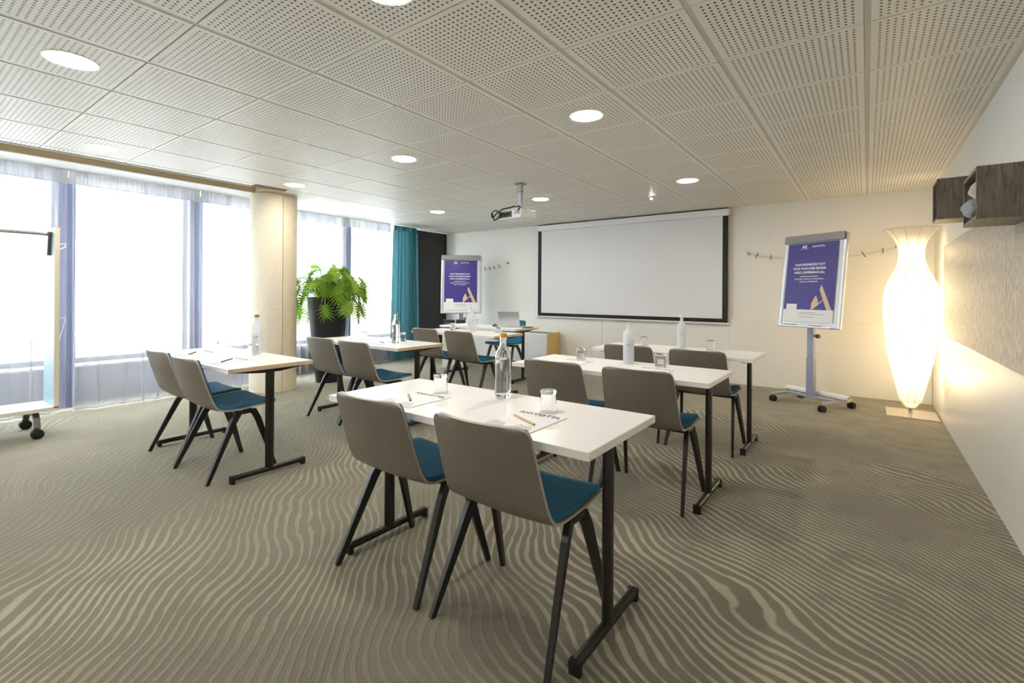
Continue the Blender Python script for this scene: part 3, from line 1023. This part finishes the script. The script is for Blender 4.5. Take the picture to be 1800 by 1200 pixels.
# ================================================================== flip charts
def flipchart(label, posterlabel, loc, rz, grp='flip charts', tilt=math.radians(7), wheelang=0.0):
    t = thing('flip_chart', label, 'flip chart', loc, rz, grp)
    box('base_bar', -0.27, 0.27, -0.03, 0.03, 0.075, 0.105, M_silverpaint, t, 0.006)
    for s in (-1, 1):
        bm = new_bm(); tube(bm, [(s * 0.29, -0.25, 0.085), (s * 0.29, 0.25, 0.085)], 0, sq=(0.02, 0.012)); lg = obj('leg', bm, M_alu, t)
        for yy in (-0.235, 0.235):
            w = new_bm()
            for dx in (-0.017, 0.017):
                tube(w, [(s * 0.29 + dx - 0.011, yy, 0.033), (s * 0.29 + dx + 0.011, yy, 0.033)], 0.033, 16)
            bx(w, s * 0.29 - 0.009, s * 0.29 + 0.009, yy - 0.02, yy + 0.02, 0.03, 0.074)
            obj('castor', w, M_rubber, lg, True)
    box('lower_pole', -0.042, 0.042, -0.028, 0.028, 0.105, 0.52, M_silverpaint, t, 0.004)
    box('upper_pole', -0.036, 0.036, -0.022, 0.022, 0.52, 1.30, M_silverpaint, t, 0.004)
    bm = new_bm(); tube(bm, [(0.036, 0, 0.77), (0.075, 0, 0.77)], [0.008, 0.008], 10); tube(bm, [(0.062, 0, 0.77), (0.088, 0, 0.77)], 0.024, 14)
    obj('knob', bm, M_darkgrey, t, True)
    # board leaning back
    HB, WB, z0 = 1.04, 0.68, 0.86
    b = bpy.data.objects.new('board', None)
    C.objects.link(b)
    b.parent = t
    b.location = (0, -0.06, z0)
    b.rotation_euler = (-tilt, 0, 0)
    bm = new_bm(); bx(bm, -WB / 2 + 0.012, WB / 2 - 0.012, -0.008, 0.008, 0.015, HB); obj('whiteboard_panel', bm, M_board, b)
    for s in (-1, 1):
        bm = new_bm(); bx(bm, s * WB / 2 - 0.022, s * WB / 2 + 0.022, -0.016, 0.022, 0.0, HB + 0.005, 0.008); obj('side_rail', bm, M_alu, b)
    box('bottom_rail', -WB / 2 + 0.02, WB / 2 - 0.02, -0.016, 0.018, 0.0, 0.03, M_alu, b, 0.004)
    bm = new_bm(); bx(bm, -WB / 2 - 0.012, WB / 2 + 0.005, -0.040, -0.017, HB - 0.075, HB + 0.012, 0.006); obj('paper_clamp', bm, M_greyplastic, b)
    bm = new_bm(); bx(bm, -WB / 2 + 0.05, WB / 2 - 0.05, -0.062, -0.017, 0.004, 0.010); bx(bm, -WB / 2 + 0.05, WB / 2 - 0.05, -0.062, -0.058, 0.010, 0.018)
    obj('pen_tray', bm, M_alu, b)
    # poster, a thing of its own hanging from the clamp
    Mx = Matrix.Translation(loc) @ Matrix.Rotation(rz, 4, 'Z') @ Matrix.Translation((0, -0.06, z0)) @ Matrix.Rotation(-tilt, 4, 'X')
    WP, HP = 0.585, 0.895
    p = thing('poster', posterlabel, 'poster', (0, 0, 0), 0, 'posters on the flip charts')
    p.matrix_world = Mx @ Matrix.Translation((-0.012, -0.0165, 0.062))
    X = lambda u: (u - 0.5) * WP
    Z = lambda v: (1 - v) * HP
    bm = new_bm(); poly(bm, [(X(0), Z(1)), (X(1), Z(1)), (X(1), Z(0)), (X(0), Z(0))], 0.0, 0.001); obj('paper_sheet', bm, M_paper, p)
    bm = new_bm(); poly(bm, [(X(0), Z(0.845)), (X(1), Z(0.845)), (X(1), Z(0)), (X(0), Z(0))], -0.0011); obj('blue_field', bm, M_posterblue, p)
    yt = -0.0021
    text_obj('logo_text', 'All', 0.052, M_whiteink, p, (X(0.335), yt, Z(0.062)), bold=0.0012)
    bm = new_bm(); poly(bm, [(X(0.25), Z(0.074)), (X(0.42), Z(0.069)), (X(0.42), Z(0.072)), (X(0.25), Z(0.077))], -0.0018); obj('logo_underline', bm, M_whiteink, p)
    text_obj('brand_name', 'NOVOTEL', 0.030, M_whiteink, p, (X(0.62), yt, Z(0.058)), bold=0.0006, spacing=1.25, width=0.145)
    for s_, v, wd in (('NOUS RÉUNISSONS TOUT', 0.287, 0.60), ('POUR VOUS FAIRE RÉUSSIR.', 0.337, 0.66), ('VIVEZ L’EXPÉRIENCE ALL.', 0.387, 0.62)):
        text_obj('headline', s_, 0.034, M_whiteink, p, (X(0.475), yt, Z(v)), bold=0.0009, width=wd * WP)
    for s_, v, wd in (('WE BRING EVERYTHING', 0.432, 0.36), ('TOGETHER TO MAKE YOU SUCCESSFUL.', 0.465, 0.60), ('ENJOY ALL EXPERIENCE.', 0.498, 0.37)):
        text_obj('subline', s_, 0.018, M_whiteink, p, (X(0.475), yt, Z(v)), bold=0.0004, width=wd * WP)
    bm = new_bm(); poly(bm, [(X(u), Z(v)) for u, v in ((0.715, 0.60), (0.72, 0.565), (0.745, 0.536), (0.965, 0.844), (0.87, 0.844))], -0.0018); obj('emblem', bm, M_gold, p)
    bm = new_bm(); poly(bm, [(X(u), Z(v)) for u, v in ((0.56, 0.844), (0.572, 0.82), (0.568, 0.77), (0.60, 0.72), (0.645, 0.665), (0.675, 0.70), (0.70, 0.745), (0.69, 0.768), (0.80, 0.712), (0.85, 0.70), (0.80, 0.725), (0.69, 0.79), (0.62, 0.83), (0.585, 0.844))], -0.0018); obj('emblem', bm, M_gold, p)
    bm = new_bm(); poly(bm, [(X(0.06), Z(0.94)), (X(0.28), Z(0.94)), (X(0.28), Z(0.775)), (X(0.06), Z(0.775))], -0.0019); obj('white_tab', bm, M_paper, p)
    for v, a, c in ((0.885, 0.34, 0.66), (0.905, 0.34, 0.84), (0.94, 0.34, 0.64)):
        bm = new_bm(); poly(bm, [(X(a), Z(v)), (X(c), Z(v)), (X(c), Z(v - 0.006)), (X(a), Z(v - 0.006))], -0.0014); obj('fine_print', bm, M_greyink, p)
    return t, Mx

f1, MX1 = flipchart('grey wheeled flip chart standing beside the glowing floor lamp', 'blue poster on the flip chart beside the floor lamp', (-0.50, 6.33, 0), math.radians(-31))
f2, MX2 = flipchart('wheeled flip chart standing before the black corner wall', 'blue poster on the flip chart before the black corner wall', (-5.86, 6.42, 0), math.radians(40))
for x, m, lab in ((-0.19, M_green, 'dark green marker on the flip chart tray by the lamp'), (0.10, M_red, 'red marker on the flip chart tray by the lamp')):
    t = thing('marker_pen', lab, 'marker', (0, 0, 0), 0, 'markers')
    t.matrix_world = MX1 @ Matrix.Translation((x, -0.040, 0.019))
    bm = new_bm(); tube(bm, [(-0.065, 0, 0), (0.03, 0, 0)], 0.0085, 10); obj('barrel', bm, m, t, True)
    bm = new_bm(); tube(bm, [(0.031, 0, 0), (0.075, 0, 0)], 0.009, 10); obj('cap', bm, m, t, True)
pr = new_bm()
lathe(pr, [(0.03, -0.36), (0.03, 0.36), (0.022, 0.36), (0.022, -0.36), (0.03, -0.36)], 20, capends=False)
pr = obj('paper_roll', pr, M_paper, None, True)
pr.matrix_world = Matrix.Translation((-0.50, 6.33, 0)) @ Matrix.Rotation(math.radians(-31), 4, 'Z') @ Matrix.Translation((0.0, 0.085, 0.128)) @ Matrix.Rotation(PI / 2, 4, 'Y')
tag(pr, 'white paper roll lying on the foot of the flip chart by the lamp', 'paper roll')

# ================================================================== projection screen and projector
sc = thing('projection_screen', 'wide pulled-down projection screen with black border on the back wall', 'screen', (-3.115, YB - 0.05, 0))
SW = 3.13 / 2
box('casing', -SW - 0.04, SW + 0.02, -0.05, 0.045, 2.318, 2.412, M_white, sc, 0.012)
box('casing_shadow', -SW, SW, 0.0, 0.045, 2.4125, 2.428, M_screenblack, sc)  # black strip put in as the shadow between casing and ceiling
box('end_cap', SW + 0.0205, SW + 0.035, -0.045, 0.045, 2.325, 2.405, M_cream, sc, 0.004)
box('fabric', -SW + 0.07, SW - 0.07, -0.006, -0.004, 0.89, 2.316, M_screenwhite, sc)
for a, b in ((-SW, -SW + 0.07), (SW - 0.07, SW)):
    box('black_border', a, b, -0.006, -0.004, 0.835, 2.316, M_screenblack, sc)
box('black_border', -SW + 0.0701, SW - 0.0701, -0.006, -0.004, 0.835, 0.8899, M_screenblack, sc)
bm = new_bm(); tube(bm, [(-SW - 0.02, -0.005, 0.822), (SW + 0.02, -0.005, 0.822)], 0.0125, 10); obj('weight_bar', bm, M_white, sc, True)
bm = new_bm(); tube(bm, [(SW + 0.05, 0.03, 2.36), (SW + 0.052, 0.035, 1.6), (SW + 0.05, 0.036, 0.9)], 0.003, 6); obj('cord', bm, M_cream, sc)

pj = thing('projector', 'white ceiling projector with looped black cables on a grey drop pole', 'projector', (-3.08, 4.32, 0))
bm = new_bm(); bx(bm, -0.05, 0.05, -0.05, 0.05, ZC - 0.010, ZC - 0.001, 0.002); obj('ceiling_plate', bm, M_greyplastic, pj)
bm = new_bm(); bx(bm, -0.026, 0.026, -0.02, 0.02, 2.16, ZC - 0.0105, 0.004); obj('pole', bm, M_alu, pj)
box('collar', -0.029, 0.029, -0.023, 0.023, 2.335, 2.347, M_greyplastic, pj)
pb = bpy.data.objects.new('body', None); C.objects.link(pb); pb.parent = pj; pb.location = (-0.05, 0.0, 2.085); pb.rotation_euler = (0, 0, math.radians(-6))
bm = new_bm(); bx(bm, -0.15, 0.19, -0.13, 0.13, -0.05, 0.045, 0.02); obj('housing', bm, M_white, pb)
box('arm_plate', -0.05, 0.10, -0.06, 0.06, 0.046, 0.075, M_alu, pb, 0.004)
box('connector_panel', -0.14, 0.05, -0.134, -0.1305, -0.035, 0.03, M_darkgrey, pb, 0.001)
for k in range(5):
    box('vent_slat', 0.095 + 0.016 * k, 0.103 + 0.016 * k, -0.133, -0.1305, -0.01, 0.03, M_greyplastic, pb)
bm = new_bm(); tube(bm, [(0.03, 0.13, 0), (0.03, 0.16, 0)], 0.035, 16); obj('lens', bm, M_rubber, pb, True)
for pts in ([(0.02, -0.02, 0.09), (0.12, -0.09, 0.085), (0.18, -0.14, 0.05), (0.15, -0.15, 0.02)],
            [(0.0, -0.02, 0.10), (-0.08, -0.14, 0.06), (-0.15, -0.17, 0.01), (-0.20, -0.17, -0.03), (-0.235, -0.15, 0.0), (-0.25, -0.13, 0.045)],
            [(-0.25, -0.13, 0.04), (-0.22, -0.14, -0.02), (-0.19, -0.15, -0.055), (-0.15, -0.15, -0.04), (-0.10, -0.14, 0.0)],
            [(-0.23, -0.13, 0.05), (-0.17, -0.15, 0.055), (-0.12, -0.15, 0.03), (-0.05, -0.145, -0.01), (0.02, -0.14, 0.0)]):
    bm = new_bm(); tube(bm, pts, 0.007, 8); obj('cable', bm, M_rubber, pb, True)

# ================================================================== floor lamp
lamp = thing('floor_lamp', 'tall vase-shaped white fabric floor lamp glowing in the corner', 'lamp', (0.365, 6.42, 0))
box('base_plate', -0.20, 0.215, -0.21, 0.25, 0.0, 0.012, M_steelplate, lamp, 0.002)
bm = new_bm(); tube(bm, [(0, 0, 0.012), (0, 0, 0.14)], 0.017, 14); obj('stem', bm, M_chrome, lamp, True)
prof = [(0.042, 0.078), (0.085, 0.145), (0.092, 0.16), (0.13, 0.33), (0.175, 0.54), (0.205, 0.72), (0.225, 0.93), (0.232, 1.08), (0.230, 1.20), (0.212, 1.31), (0.172, 1.42),
        (0.128, 1.52), (0.108, 1.60), (0.104, 1.67), (0.112, 1.73), (0.140, 1.80), (0.180, 1.86), (0.222, 1.905), (0.228, 1.91)]
def smooth_prof(pr_, k=4):
    out = []
    for i in range(len(pr_) - 1):
        p0, p1, p2, p3 = [Vector(pr_[max(0, min(len(pr_) - 1, i + d))]) for d in (-1, 0, 1, 2)]
        for q in [j / k for j in range(k)]:
            c = 0.5 * ((2 * p1) + (p2 - p0) * q + (2 * p0 - 5 * p1 + 4 * p2 - p3) * q * q + (3 * p1 - p0 - 3 * p2 + p3) * q ** 3)
            out.append((c.x, c.y))
    out.append(pr_[-1])
    return out
sp_ = smooth_prof(prof, 3)
bm = new_bm()
NR = 10
rings = []
for r, z in sp_:
    rings.append([bm.verts.new(((r * (1 - 0.035 * math.sin(PI * ((j / 80 * NR) % 1)))) * math.cos(2 * PI * j / 80), (r * (1 - 0.035 * math.sin(PI * ((j / 80 * NR) % 1)))) * math.sin(2 * PI * j / 80), z)) for j in range(80)])
for a, b in zip(rings, rings[1:]):
    for j in range(80):
        bm.faces.new((a[j], a[(j + 1) % 80], b[(j + 1) % 80], b[j]))
sh = obj('shade', bm, M_shade, lamp, True)
for k in range(NR):
    a = 2 * PI * k / NR
    bm = new_bm(); tube(bm, [((r + 0.001) * math.cos(a), (r + 0.001) * math.sin(a), z) for r, z in sp_[::2]], 0.0022, 6)
    obj('rib', bm, M_cream, sh, True)
for (r, z) in ((0.085, 0.145), (0.228, 1.91)):
    bm = new_bm(); tube(bm, [((r + 0.001) * math.cos(2 * PI * j / 40), (r + 0.001) * math.sin(2 * PI * j / 40), z) for j in range(41)], 0.003, 6, False)
    obj('hoop', bm, M_cream, sh, True)
bm = new_bm(); tube(bm, [(0, 0, 0.141), (0, 0, 1.62)], 0.008, 8); obj('inner_rod', bm, M_chrome, lamp, True)
for z in (0.48, 0.85, 1.22, 1.66):
    ld = bpy.data.lights.new('bulb_light', 'POINT')
    ld.energy = LIGHT_LAMP * (0.45 if z > 1.5 else 1)
    ld.color = (1.0, 0.78, 0.48)
    ld.shadow_soft_size = 0.035
    lo = bpy.data.objects.new('bulb_light', ld)
    C.objects.link(lo)
    lo.parent = lamp
    lo.location = (0.03, 0.0, z)

# ================================================================== wall cubes and rolled cloths
def wall_cube(label, y0, y1, z0, z1, xf):
    t = thing('wall_cube_shelf', label, 'shelf', (XR - 0.019, y0, z0), 0, 'oak wall cubes')
    D, L, Hh, th = XR - 0.019 - xf, y1 - y0, z1 - z0, 0.016
    box('side_panel', -D, 0, 0, th, 0, Hh, M_wood, t, 0.001)
    box('side_panel', -D, 0, L - th, L, 0, Hh, M_wood, t, 0.001)
    box('bottom_panel', -D, 0, th + 0.0002, L - th - 0.0002, 0, th, M_wood, t, 0.001)
    box('top_panel', -D, 0, th + 0.0002, L - th - 0.0002, Hh - th, Hh, M_wood, t, 0.001)
    box('back_panel', -0.010, 0, th + 0.0002, L - th - 0.0002, th + 0.0002, Hh - th - 0.0002, M_wood, t)
    return t
wall_cube('oak wall cube with rolled cloths inside', 3.03, 3.40, 1.575, 1.815, 0.40)
wall_cube('oak wall cube hanging higher, beside the floor lamp', 4.58, 4.86, 1.77, 2.06, 0.40)
def cloth(label, loc, s, m, seed):
    rnd = random.Random(seed)
    bm = new_bm()
    bmesh.ops.create_icosphere(bm, subdivisions=4, radius=1)
    dirs = [(Vector((rnd.gauss(0, 1), rnd.gauss(0, 1), rnd.gauss(0, 1))).normalized(), rnd.uniform(5, 9), rnd.uniform(0, 6)) for _ in range(5)]
    for v in bm.verts:
        n = v.co.normalized()
        k = 1 + sum(0.035 * math.sin(d.dot(n) * f + p) for d, f, p in dirs) - 0.06 * abs(math.sin(3 * math.atan2(n.y, n.z) + 2 * n.x))
        v.co = Vector((n.x * s[0] * k, n.y * s[1] * k, n.z * s[2] * k))
    o = obj('rolled_cloth', bm, m, None, True)
    o.location = loc
    return tag(o, label, 'cloth', 'rolled cloths in the wall cube')
cloth('grey rolled cloth lying at the front of the wall cube', (0.425, 3.18, 1.642), (0.058, 0.075, 0.052), M_clothgrey, 2)
cloth('beige rolled cloth resting on the grey one in the wall cube', (0.442, 3.20, 1.732), (0.05, 0.075, 0.046), M_clothpale, 5)

# ================================================================== photo lines with clips on the back wall
def photo_line(label, x0, x1, z0, z1, sag, clips):
    t = thing('photo_line', label, 'photo line', (x0, YB - 0.02, 0))
    for k, (x, z) in enumerate(((0, z0), (x1 - x0, z1))):
        bm = new_bm(); bx(bm, x - 0.022, x + 0.022, 0.0, 0.0195, z - 0.022, z + 0.022, 0.004); lathe(bm, [(0, 0), (0.011, 0)], 12, x, 0, False)
        obj('wall_hook', bm, M_chrome, t)
    n = 24
    f = lambda s: z0 + (z1 - z0) * s - sag * 4 * s * (1 - s)
    bm = new_bm(); tube(bm, [((x1 - x0) * i / n, -0.004, f(i / n)) for i in range(n + 1)], 0.0018, 5); obj('wire', bm, M_wire, t)
    for i, s in enumerate(clips):
        x, z = (x1 - x0) * s, f(s)
        a = (-0.3, 0.15, 0.35, -0.1, 0.3)[i % 5] + (0.35 if s > 0.5 else -0.35)
        bm = new_bm(); tube(bm, [(x - 0.03 * math.sin(a), -0.008, z + 0.03), (x + 0.03 * math.sin(a), -0.008, z - 0.034)], 0, sq=(0.006, 0.005))
        obj('clip', bm, M_clip, t)
photo_line('sagging wire with clips behind the flip chart by the lamp', -1.313, 0.284, 1.785, 1.79, 0.11, [0.075, 0.18, 0.36, 0.55, 0.80, 0.915])
photo_line('sagging wire with clips between the corner flip chart and the screen', -6.5, -5.38, 1.80, 1.79, 0.10, [0.35, 0.52, 0.62, 0.72, 0.83])

# ================================================================== low cabinet, boxes behind the presenter table
cb = thing('low_cabinet', 'low white cabinet with a yellow beech side under the screen', 'cabinet', (-4.62, 6.90, 0))
box('body', -0.40, 0.385, -0.16, 0.215, 0.06, 0.555, M_white, cb, 0.003)
box('side_panel', 0.3855, 0.405, -0.165, 0.22, 0.0, 0.57, M_yellowwood, cb, 0.002)
box('side_panel', -0.42, -0.4005, -0.165, 0.22, 0.0, 0.57, M_yellowwood, cb, 0.002)
box('top_grille', -0.34, 0.32, -0.05, 0.12, 0.5555, 0.563, M_darkgrey, cb)
box('plinth', -0.39, 0.38, -0.12, 0.2, 0.0, 0.0598, M_darkgrey, cb)
for a, b in ((-0.398, -0.008), (-0.004, 0.383)):
    box('door', a, b, -0.178, -0.1605, 0.065, 0.55, M_white, cb, 0.002)

st = thing('pedestal', 'low white pedestal unit behind the presenter table carrying two boxes', 'pedestal', (-5.52, 5.90, 0), math.radians(40))
box('carcass', -0.20, 0.20, -0.12, 0.12, 0.0, 0.64, M_lam, st, 0.003)
box('door', -0.195, 0.195, -0.137, -0.1205, 0.02, 0.62, M_lam, st, 0.002)
def cbox(nm, lab, dx, w, h, m):
    t = thing(nm, lab, 'box', (0, 0, 0), math.radians(40), 'boxes on the pedestal')
    p = Matrix.Translation((-5.52, 5.90, 0.6406)) @ Matrix.Rotation(math.radians(40), 4, 'Z') @ Vector((dx, -0.01, 0))
    t.location = p
    box('carton', -w / 2, w / 2, -0.09, 0.09, 0, h, m, t, 0.002)
    box('lid', -w / 2 - 0.002, w / 2 + 0.002, -0.092, 0.092, h + 0.0002, h + 0.014, m, t, 0.002)
    return t
t = cbox('storage_box', 'navy box with a pale printed strip behind the presenter table', -0.10, 0.19, 0.125, M_navybox)
box('printed_strip', -0.07, 0.07, -0.0912, -0.0902, 0.085, 0.097, M_greyink, t)
cbox('storage_box', 'dark grey box next to the navy box', 0.095, 0.15, 0.13, M_darkgrey)

# ================================================================== coat rack on castors
ck = thing('coat_rack', 'wheeled pale-blue coat rack with steel rail by the windows', 'coat rack', (-5.70, 0.98, 0))
bm = new_bm()
# tapered end panel
pts = [(-0.20, 0.235), (0.20, 0.235), (0.20, 1.755), (-0.13, 1.755)]
lo = [bm.verts.new((x, -0.0, z)) for x, z in pts]; hi = [bm.verts.new((x, 0.03, z)) for x, z in pts]
bm.faces.new(lo); bm.faces.new(hi)
for i in range(4):
    bm.faces.new((lo[i], lo[(i + 1) % 4], hi[(i + 1) % 4], hi[i]))
obj('end_panel', bm, M_rackpanel, ck)
box('panel_edge', 0.2002, 0.2035, -0.001, 0.031, 0.235, 1.755, M_rackedge, ck)
box('shelf_board', -0.20, 0.20, -1.30, -0.0005, 0.215, 0.245, M_rackwhite, ck, 0.002)
box('shelf_edge', 0.2002, 0.2035, -1.30, 0.03, 0.2145, 0.2455, M_rackedge, ck)
lo_ = [(-0.20, 0.245), (0.20, 0.245), (0.20, 1.755), (-0.13, 1.755)]
box('end_panel', -0.20, 0.20, -1.33, -1.3005, 0.215, 1.755, M_rackwhite, ck)
bm = new_bm(); tube(bm, [(0.05, -1.3, 1.705), (0.05, -0.0005, 1.705)], 0.0145, 14); obj('rail', bm, M_chrome, ck, True)
bm = new_bm()
pts = [(-0.005, 1.722), (0.105, 1.722), (0.105, 1.70), (0.062, 1.525), (0.038, 1.525), (-0.005, 1.70)]
lo = [bm.verts.new((x, -0.024, z)) for x, z in pts]; hi = [bm.verts.new((x, -0.0008, z)) for x, z in pts]
bm.faces.new(lo); bm.faces.new(hi)
for i in range(6):
    bm.faces.new((lo[i], lo[(i + 1) % 6], hi[(i + 1) % 6], hi[i]))
obj('rail_bracket', bm, M_bracket, ck)
for y in (-0.10, -1.18):
    bm = new_bm()
    tube(bm, [(-0.27, y, 0.085), (-0.20, y, 0.16), (0.12, y, 0.195), (0.17, y, 0.16), (0.20, y, 0.085)], 0, sq=(0.02, 0.014))
    lg = obj('castor_arm', bm, M_bracket, ck)
    for x in (-0.27, 0.20):
        bm = new_bm()
        tube(bm, [(x - 0.028, y, 0.04), (x - 0.004, y, 0.04)], 0.04, 18); tube(bm, [(x + 0.004, y, 0.04), (x + 0.028, y, 0.04)], 0.04, 18)
        obj('castor', bm, M_rubber, lg, True)
for z in (1.62, 0.98):
    bm = new_bm(); tube(bm, [(0.10, 0.031, z), (0.10, 0.085, z + 0.01), (0.10, 0.085, z - 0.02), (0.10, 0.033, z - 0.24 if z < 1.2 else z - 0.05)], 0.005, 8)
    obj('hook', bm, M_white, ck, True)

# ================================================================== plant
PXY = (-5.97, 3.84)
pl = thing('potted_plant', 'lobed-leaf green plant in a tall black tapered planter beside the column', 'plant', (PXY[0], PXY[1], 0))
bm = new_bm(); lathe(bm, [(0.0, 0.0), (0.15, 0.0), (0.155, 0.01), (0.235, 0.75), (0.268, 1.15), (0.268, 1.16), (0.245, 1.16), (0.238, 1.08), (0.0, 1.08)], 40, capends=False)
obj('planter', bm, M_pot, pl, True)
bm = new_bm(); lathe(bm, [(0.0, 1.10), (0.12, 1.10), (0.236, 1.085)], 28, capends=False); obj('soil', bm, M_soil, pl)

def leaf_mesh(L, Wd, seed):
    rnd = random.Random(seed)
    bm = new_bm()
    n = 7
    droop = rnd.uniform(0.10, 0.35)
    cz = lambda d: -droop * d * d / max(L, 1e-3) * 0.9
    def P(x, y):
        return bm.verts.new((x, y, cz(math.hypot(x * 1.1, y)) + 0.10 * abs(x)))
    mid = [P(0, L * i / n * 0.92) for i in range(n + 1)]
    core = 0.011 + 0.012 * Wd / 0.1
    # narrow blade along the midrib
    for s in (-1, 1):
        ed = [P(s * core * (0.5 + math.sin(PI * min(1, (i + 0.6) / (n + 0.6)))) * 0.75, L * i / n * 0.92) for i in range(n + 1)]
        for i in range(n):
            f = (mid[i], mid[i + 1], ed[i + 1], ed[i]) if s > 0 else (mid[i + 1], mid[i], ed[i], ed[i + 1])
            bm.faces.new(f)
        # finger lobes
        for i in range(n):
            q = (i + 0.5) / n
            ln = Wd * 1.15 * (0.5 + 0.75 * math.sin(PI * min(1.0, 0.18 + 0.8 * (1 - q)))) * rnd.uniform(0.88, 1.1)
            an = math.radians(-35 + 95 * q + rnd.uniform(-5, 5))
            b0, b1 = ed[i], ed[i + 1]
            cx = (b0.co + b1.co) / 2
            dx, dy = s * math.cos(an), math.sin(an)
            wv = L * 0.040
            m0 = P(cx.x + dx * ln * 0.55 + dy * s * wv * 0.9, cx.y + dy * ln * 0.55 - math.cos(an) * wv * 0.9)
            m1 = P(cx.x + dx * ln * 0.55 - dy * s * wv * 0.9, cx.y + dy * ln * 0.55 + math.cos(an) * wv * 0.9)
            tp = P(cx.x + dx * ln, cx.y + dy * ln)
            if s > 0:
                bm.faces.new((b0, b1, m1, m0)); bm.faces.new((m0, m1, tp))
            else:
                bm.faces.new((b1, b0, m0, m1)); bm.faces.new((m1, m0, tp))
    a, b = P(-core * 0.4, L * 0.94), P(core * 0.4, L * 0.94)
    bm.faces.new((a, b, P(0, L * 1.12)))
    return bm
leafvar = []
for s in range(5):
    bm = leaf_mesh(0.175 + 0.015 * (s % 3), 0.100 + 0.008 * (s % 2), 20 + s)
    me = bpy.data.meshes.new('leaf')
    bm.to_mesh(me); bm.free()
    me.materials.append(M_leaf)
    leafvar.append(me)
rnd = random.Random(11)
NLEAF = 124
for i in range(NLEAF):
    a = i * 2.39996 + rnd.uniform(-0.3, 0.3)
    q = (i + 0.5) / NLEAF
    # high and upright in the middle, low and drooping at the rim
    R_ = 0.10 + 0.42 * q ** 0.6 * rnd.uniform(0.65, 1.15)
    zt = 1.20 + 0.36 * (1 - q) ** 0.6 * rnd.uniform(0.3, 1.2) - 0.34 * q * q * rnd.uniform(-0.2, 1.2)
    out = Vector((math.cos(a), math.sin(a), 0))
    base = Vector((0.06 * out.x, 0.06 * out.y, 1.10))
    tip = Vector((R_ * out.x, R_ * out.y, max(zt, 0.98 if R_ > 0.36 else 1.22)))
    wp = Vector((PXY[0], PXY[1], 0)) + tip
    if (wp.xy - Vector((-6.05, 3.12))).length < 0.45 or wp.x < -6.56:
        continue
    rv = lambda k: Vector((rnd.uniform(-k, k), rnd.uniform(-k, k), rnd.uniform(-k, k)))
    nrm = (out * (0.35 + 0.5 * q) + Vector((0, 0, 0.75 - 0.35 * q)) + rv(0.45)).normalized()
    hd = out * 0.8 + Vector((0, 0, 0.25 - 1.1 * q)) + rv(0.45)
    hd = (hd - nrm * hd.dot(nrm)).normalized()
    if any(((wp + hd * 0.2 * k).xy - Vector((-6.05, 3.12))).length < 0.40 for k in (0, 0.5, 1)):
        continue
    midp = (base + tip) / 2 + Vector((0, 0, 0.08 + 0.14 * q))
    pts = [base, base.lerp(midp, 0.6) + Vector((0, 0, 0.03)), midp, midp.lerp(tip, 0.6) + Vector((0, 0, 0.015)), tip]
    bm = new_bm(); tube(bm, pts, [0.006, 0.0055, 0.005, 0.0045, 0.004], 6)
    stem = obj('stem', bm, M_stem, pl, True)
    lf = bpy.data.objects.new('leaf', leafvar[i % 5])
    C.objects.link(lf)
    lf.parent = stem
    side = hd.cross(nrm).normalized()
    rot = Matrix((side, hd, nrm)).transposed()
    lf.matrix_local = Matrix.Translation(tip) @ rot.to_4x4() @ Matrix.Scale(rnd.uniform(0.75, 1.1), 4)
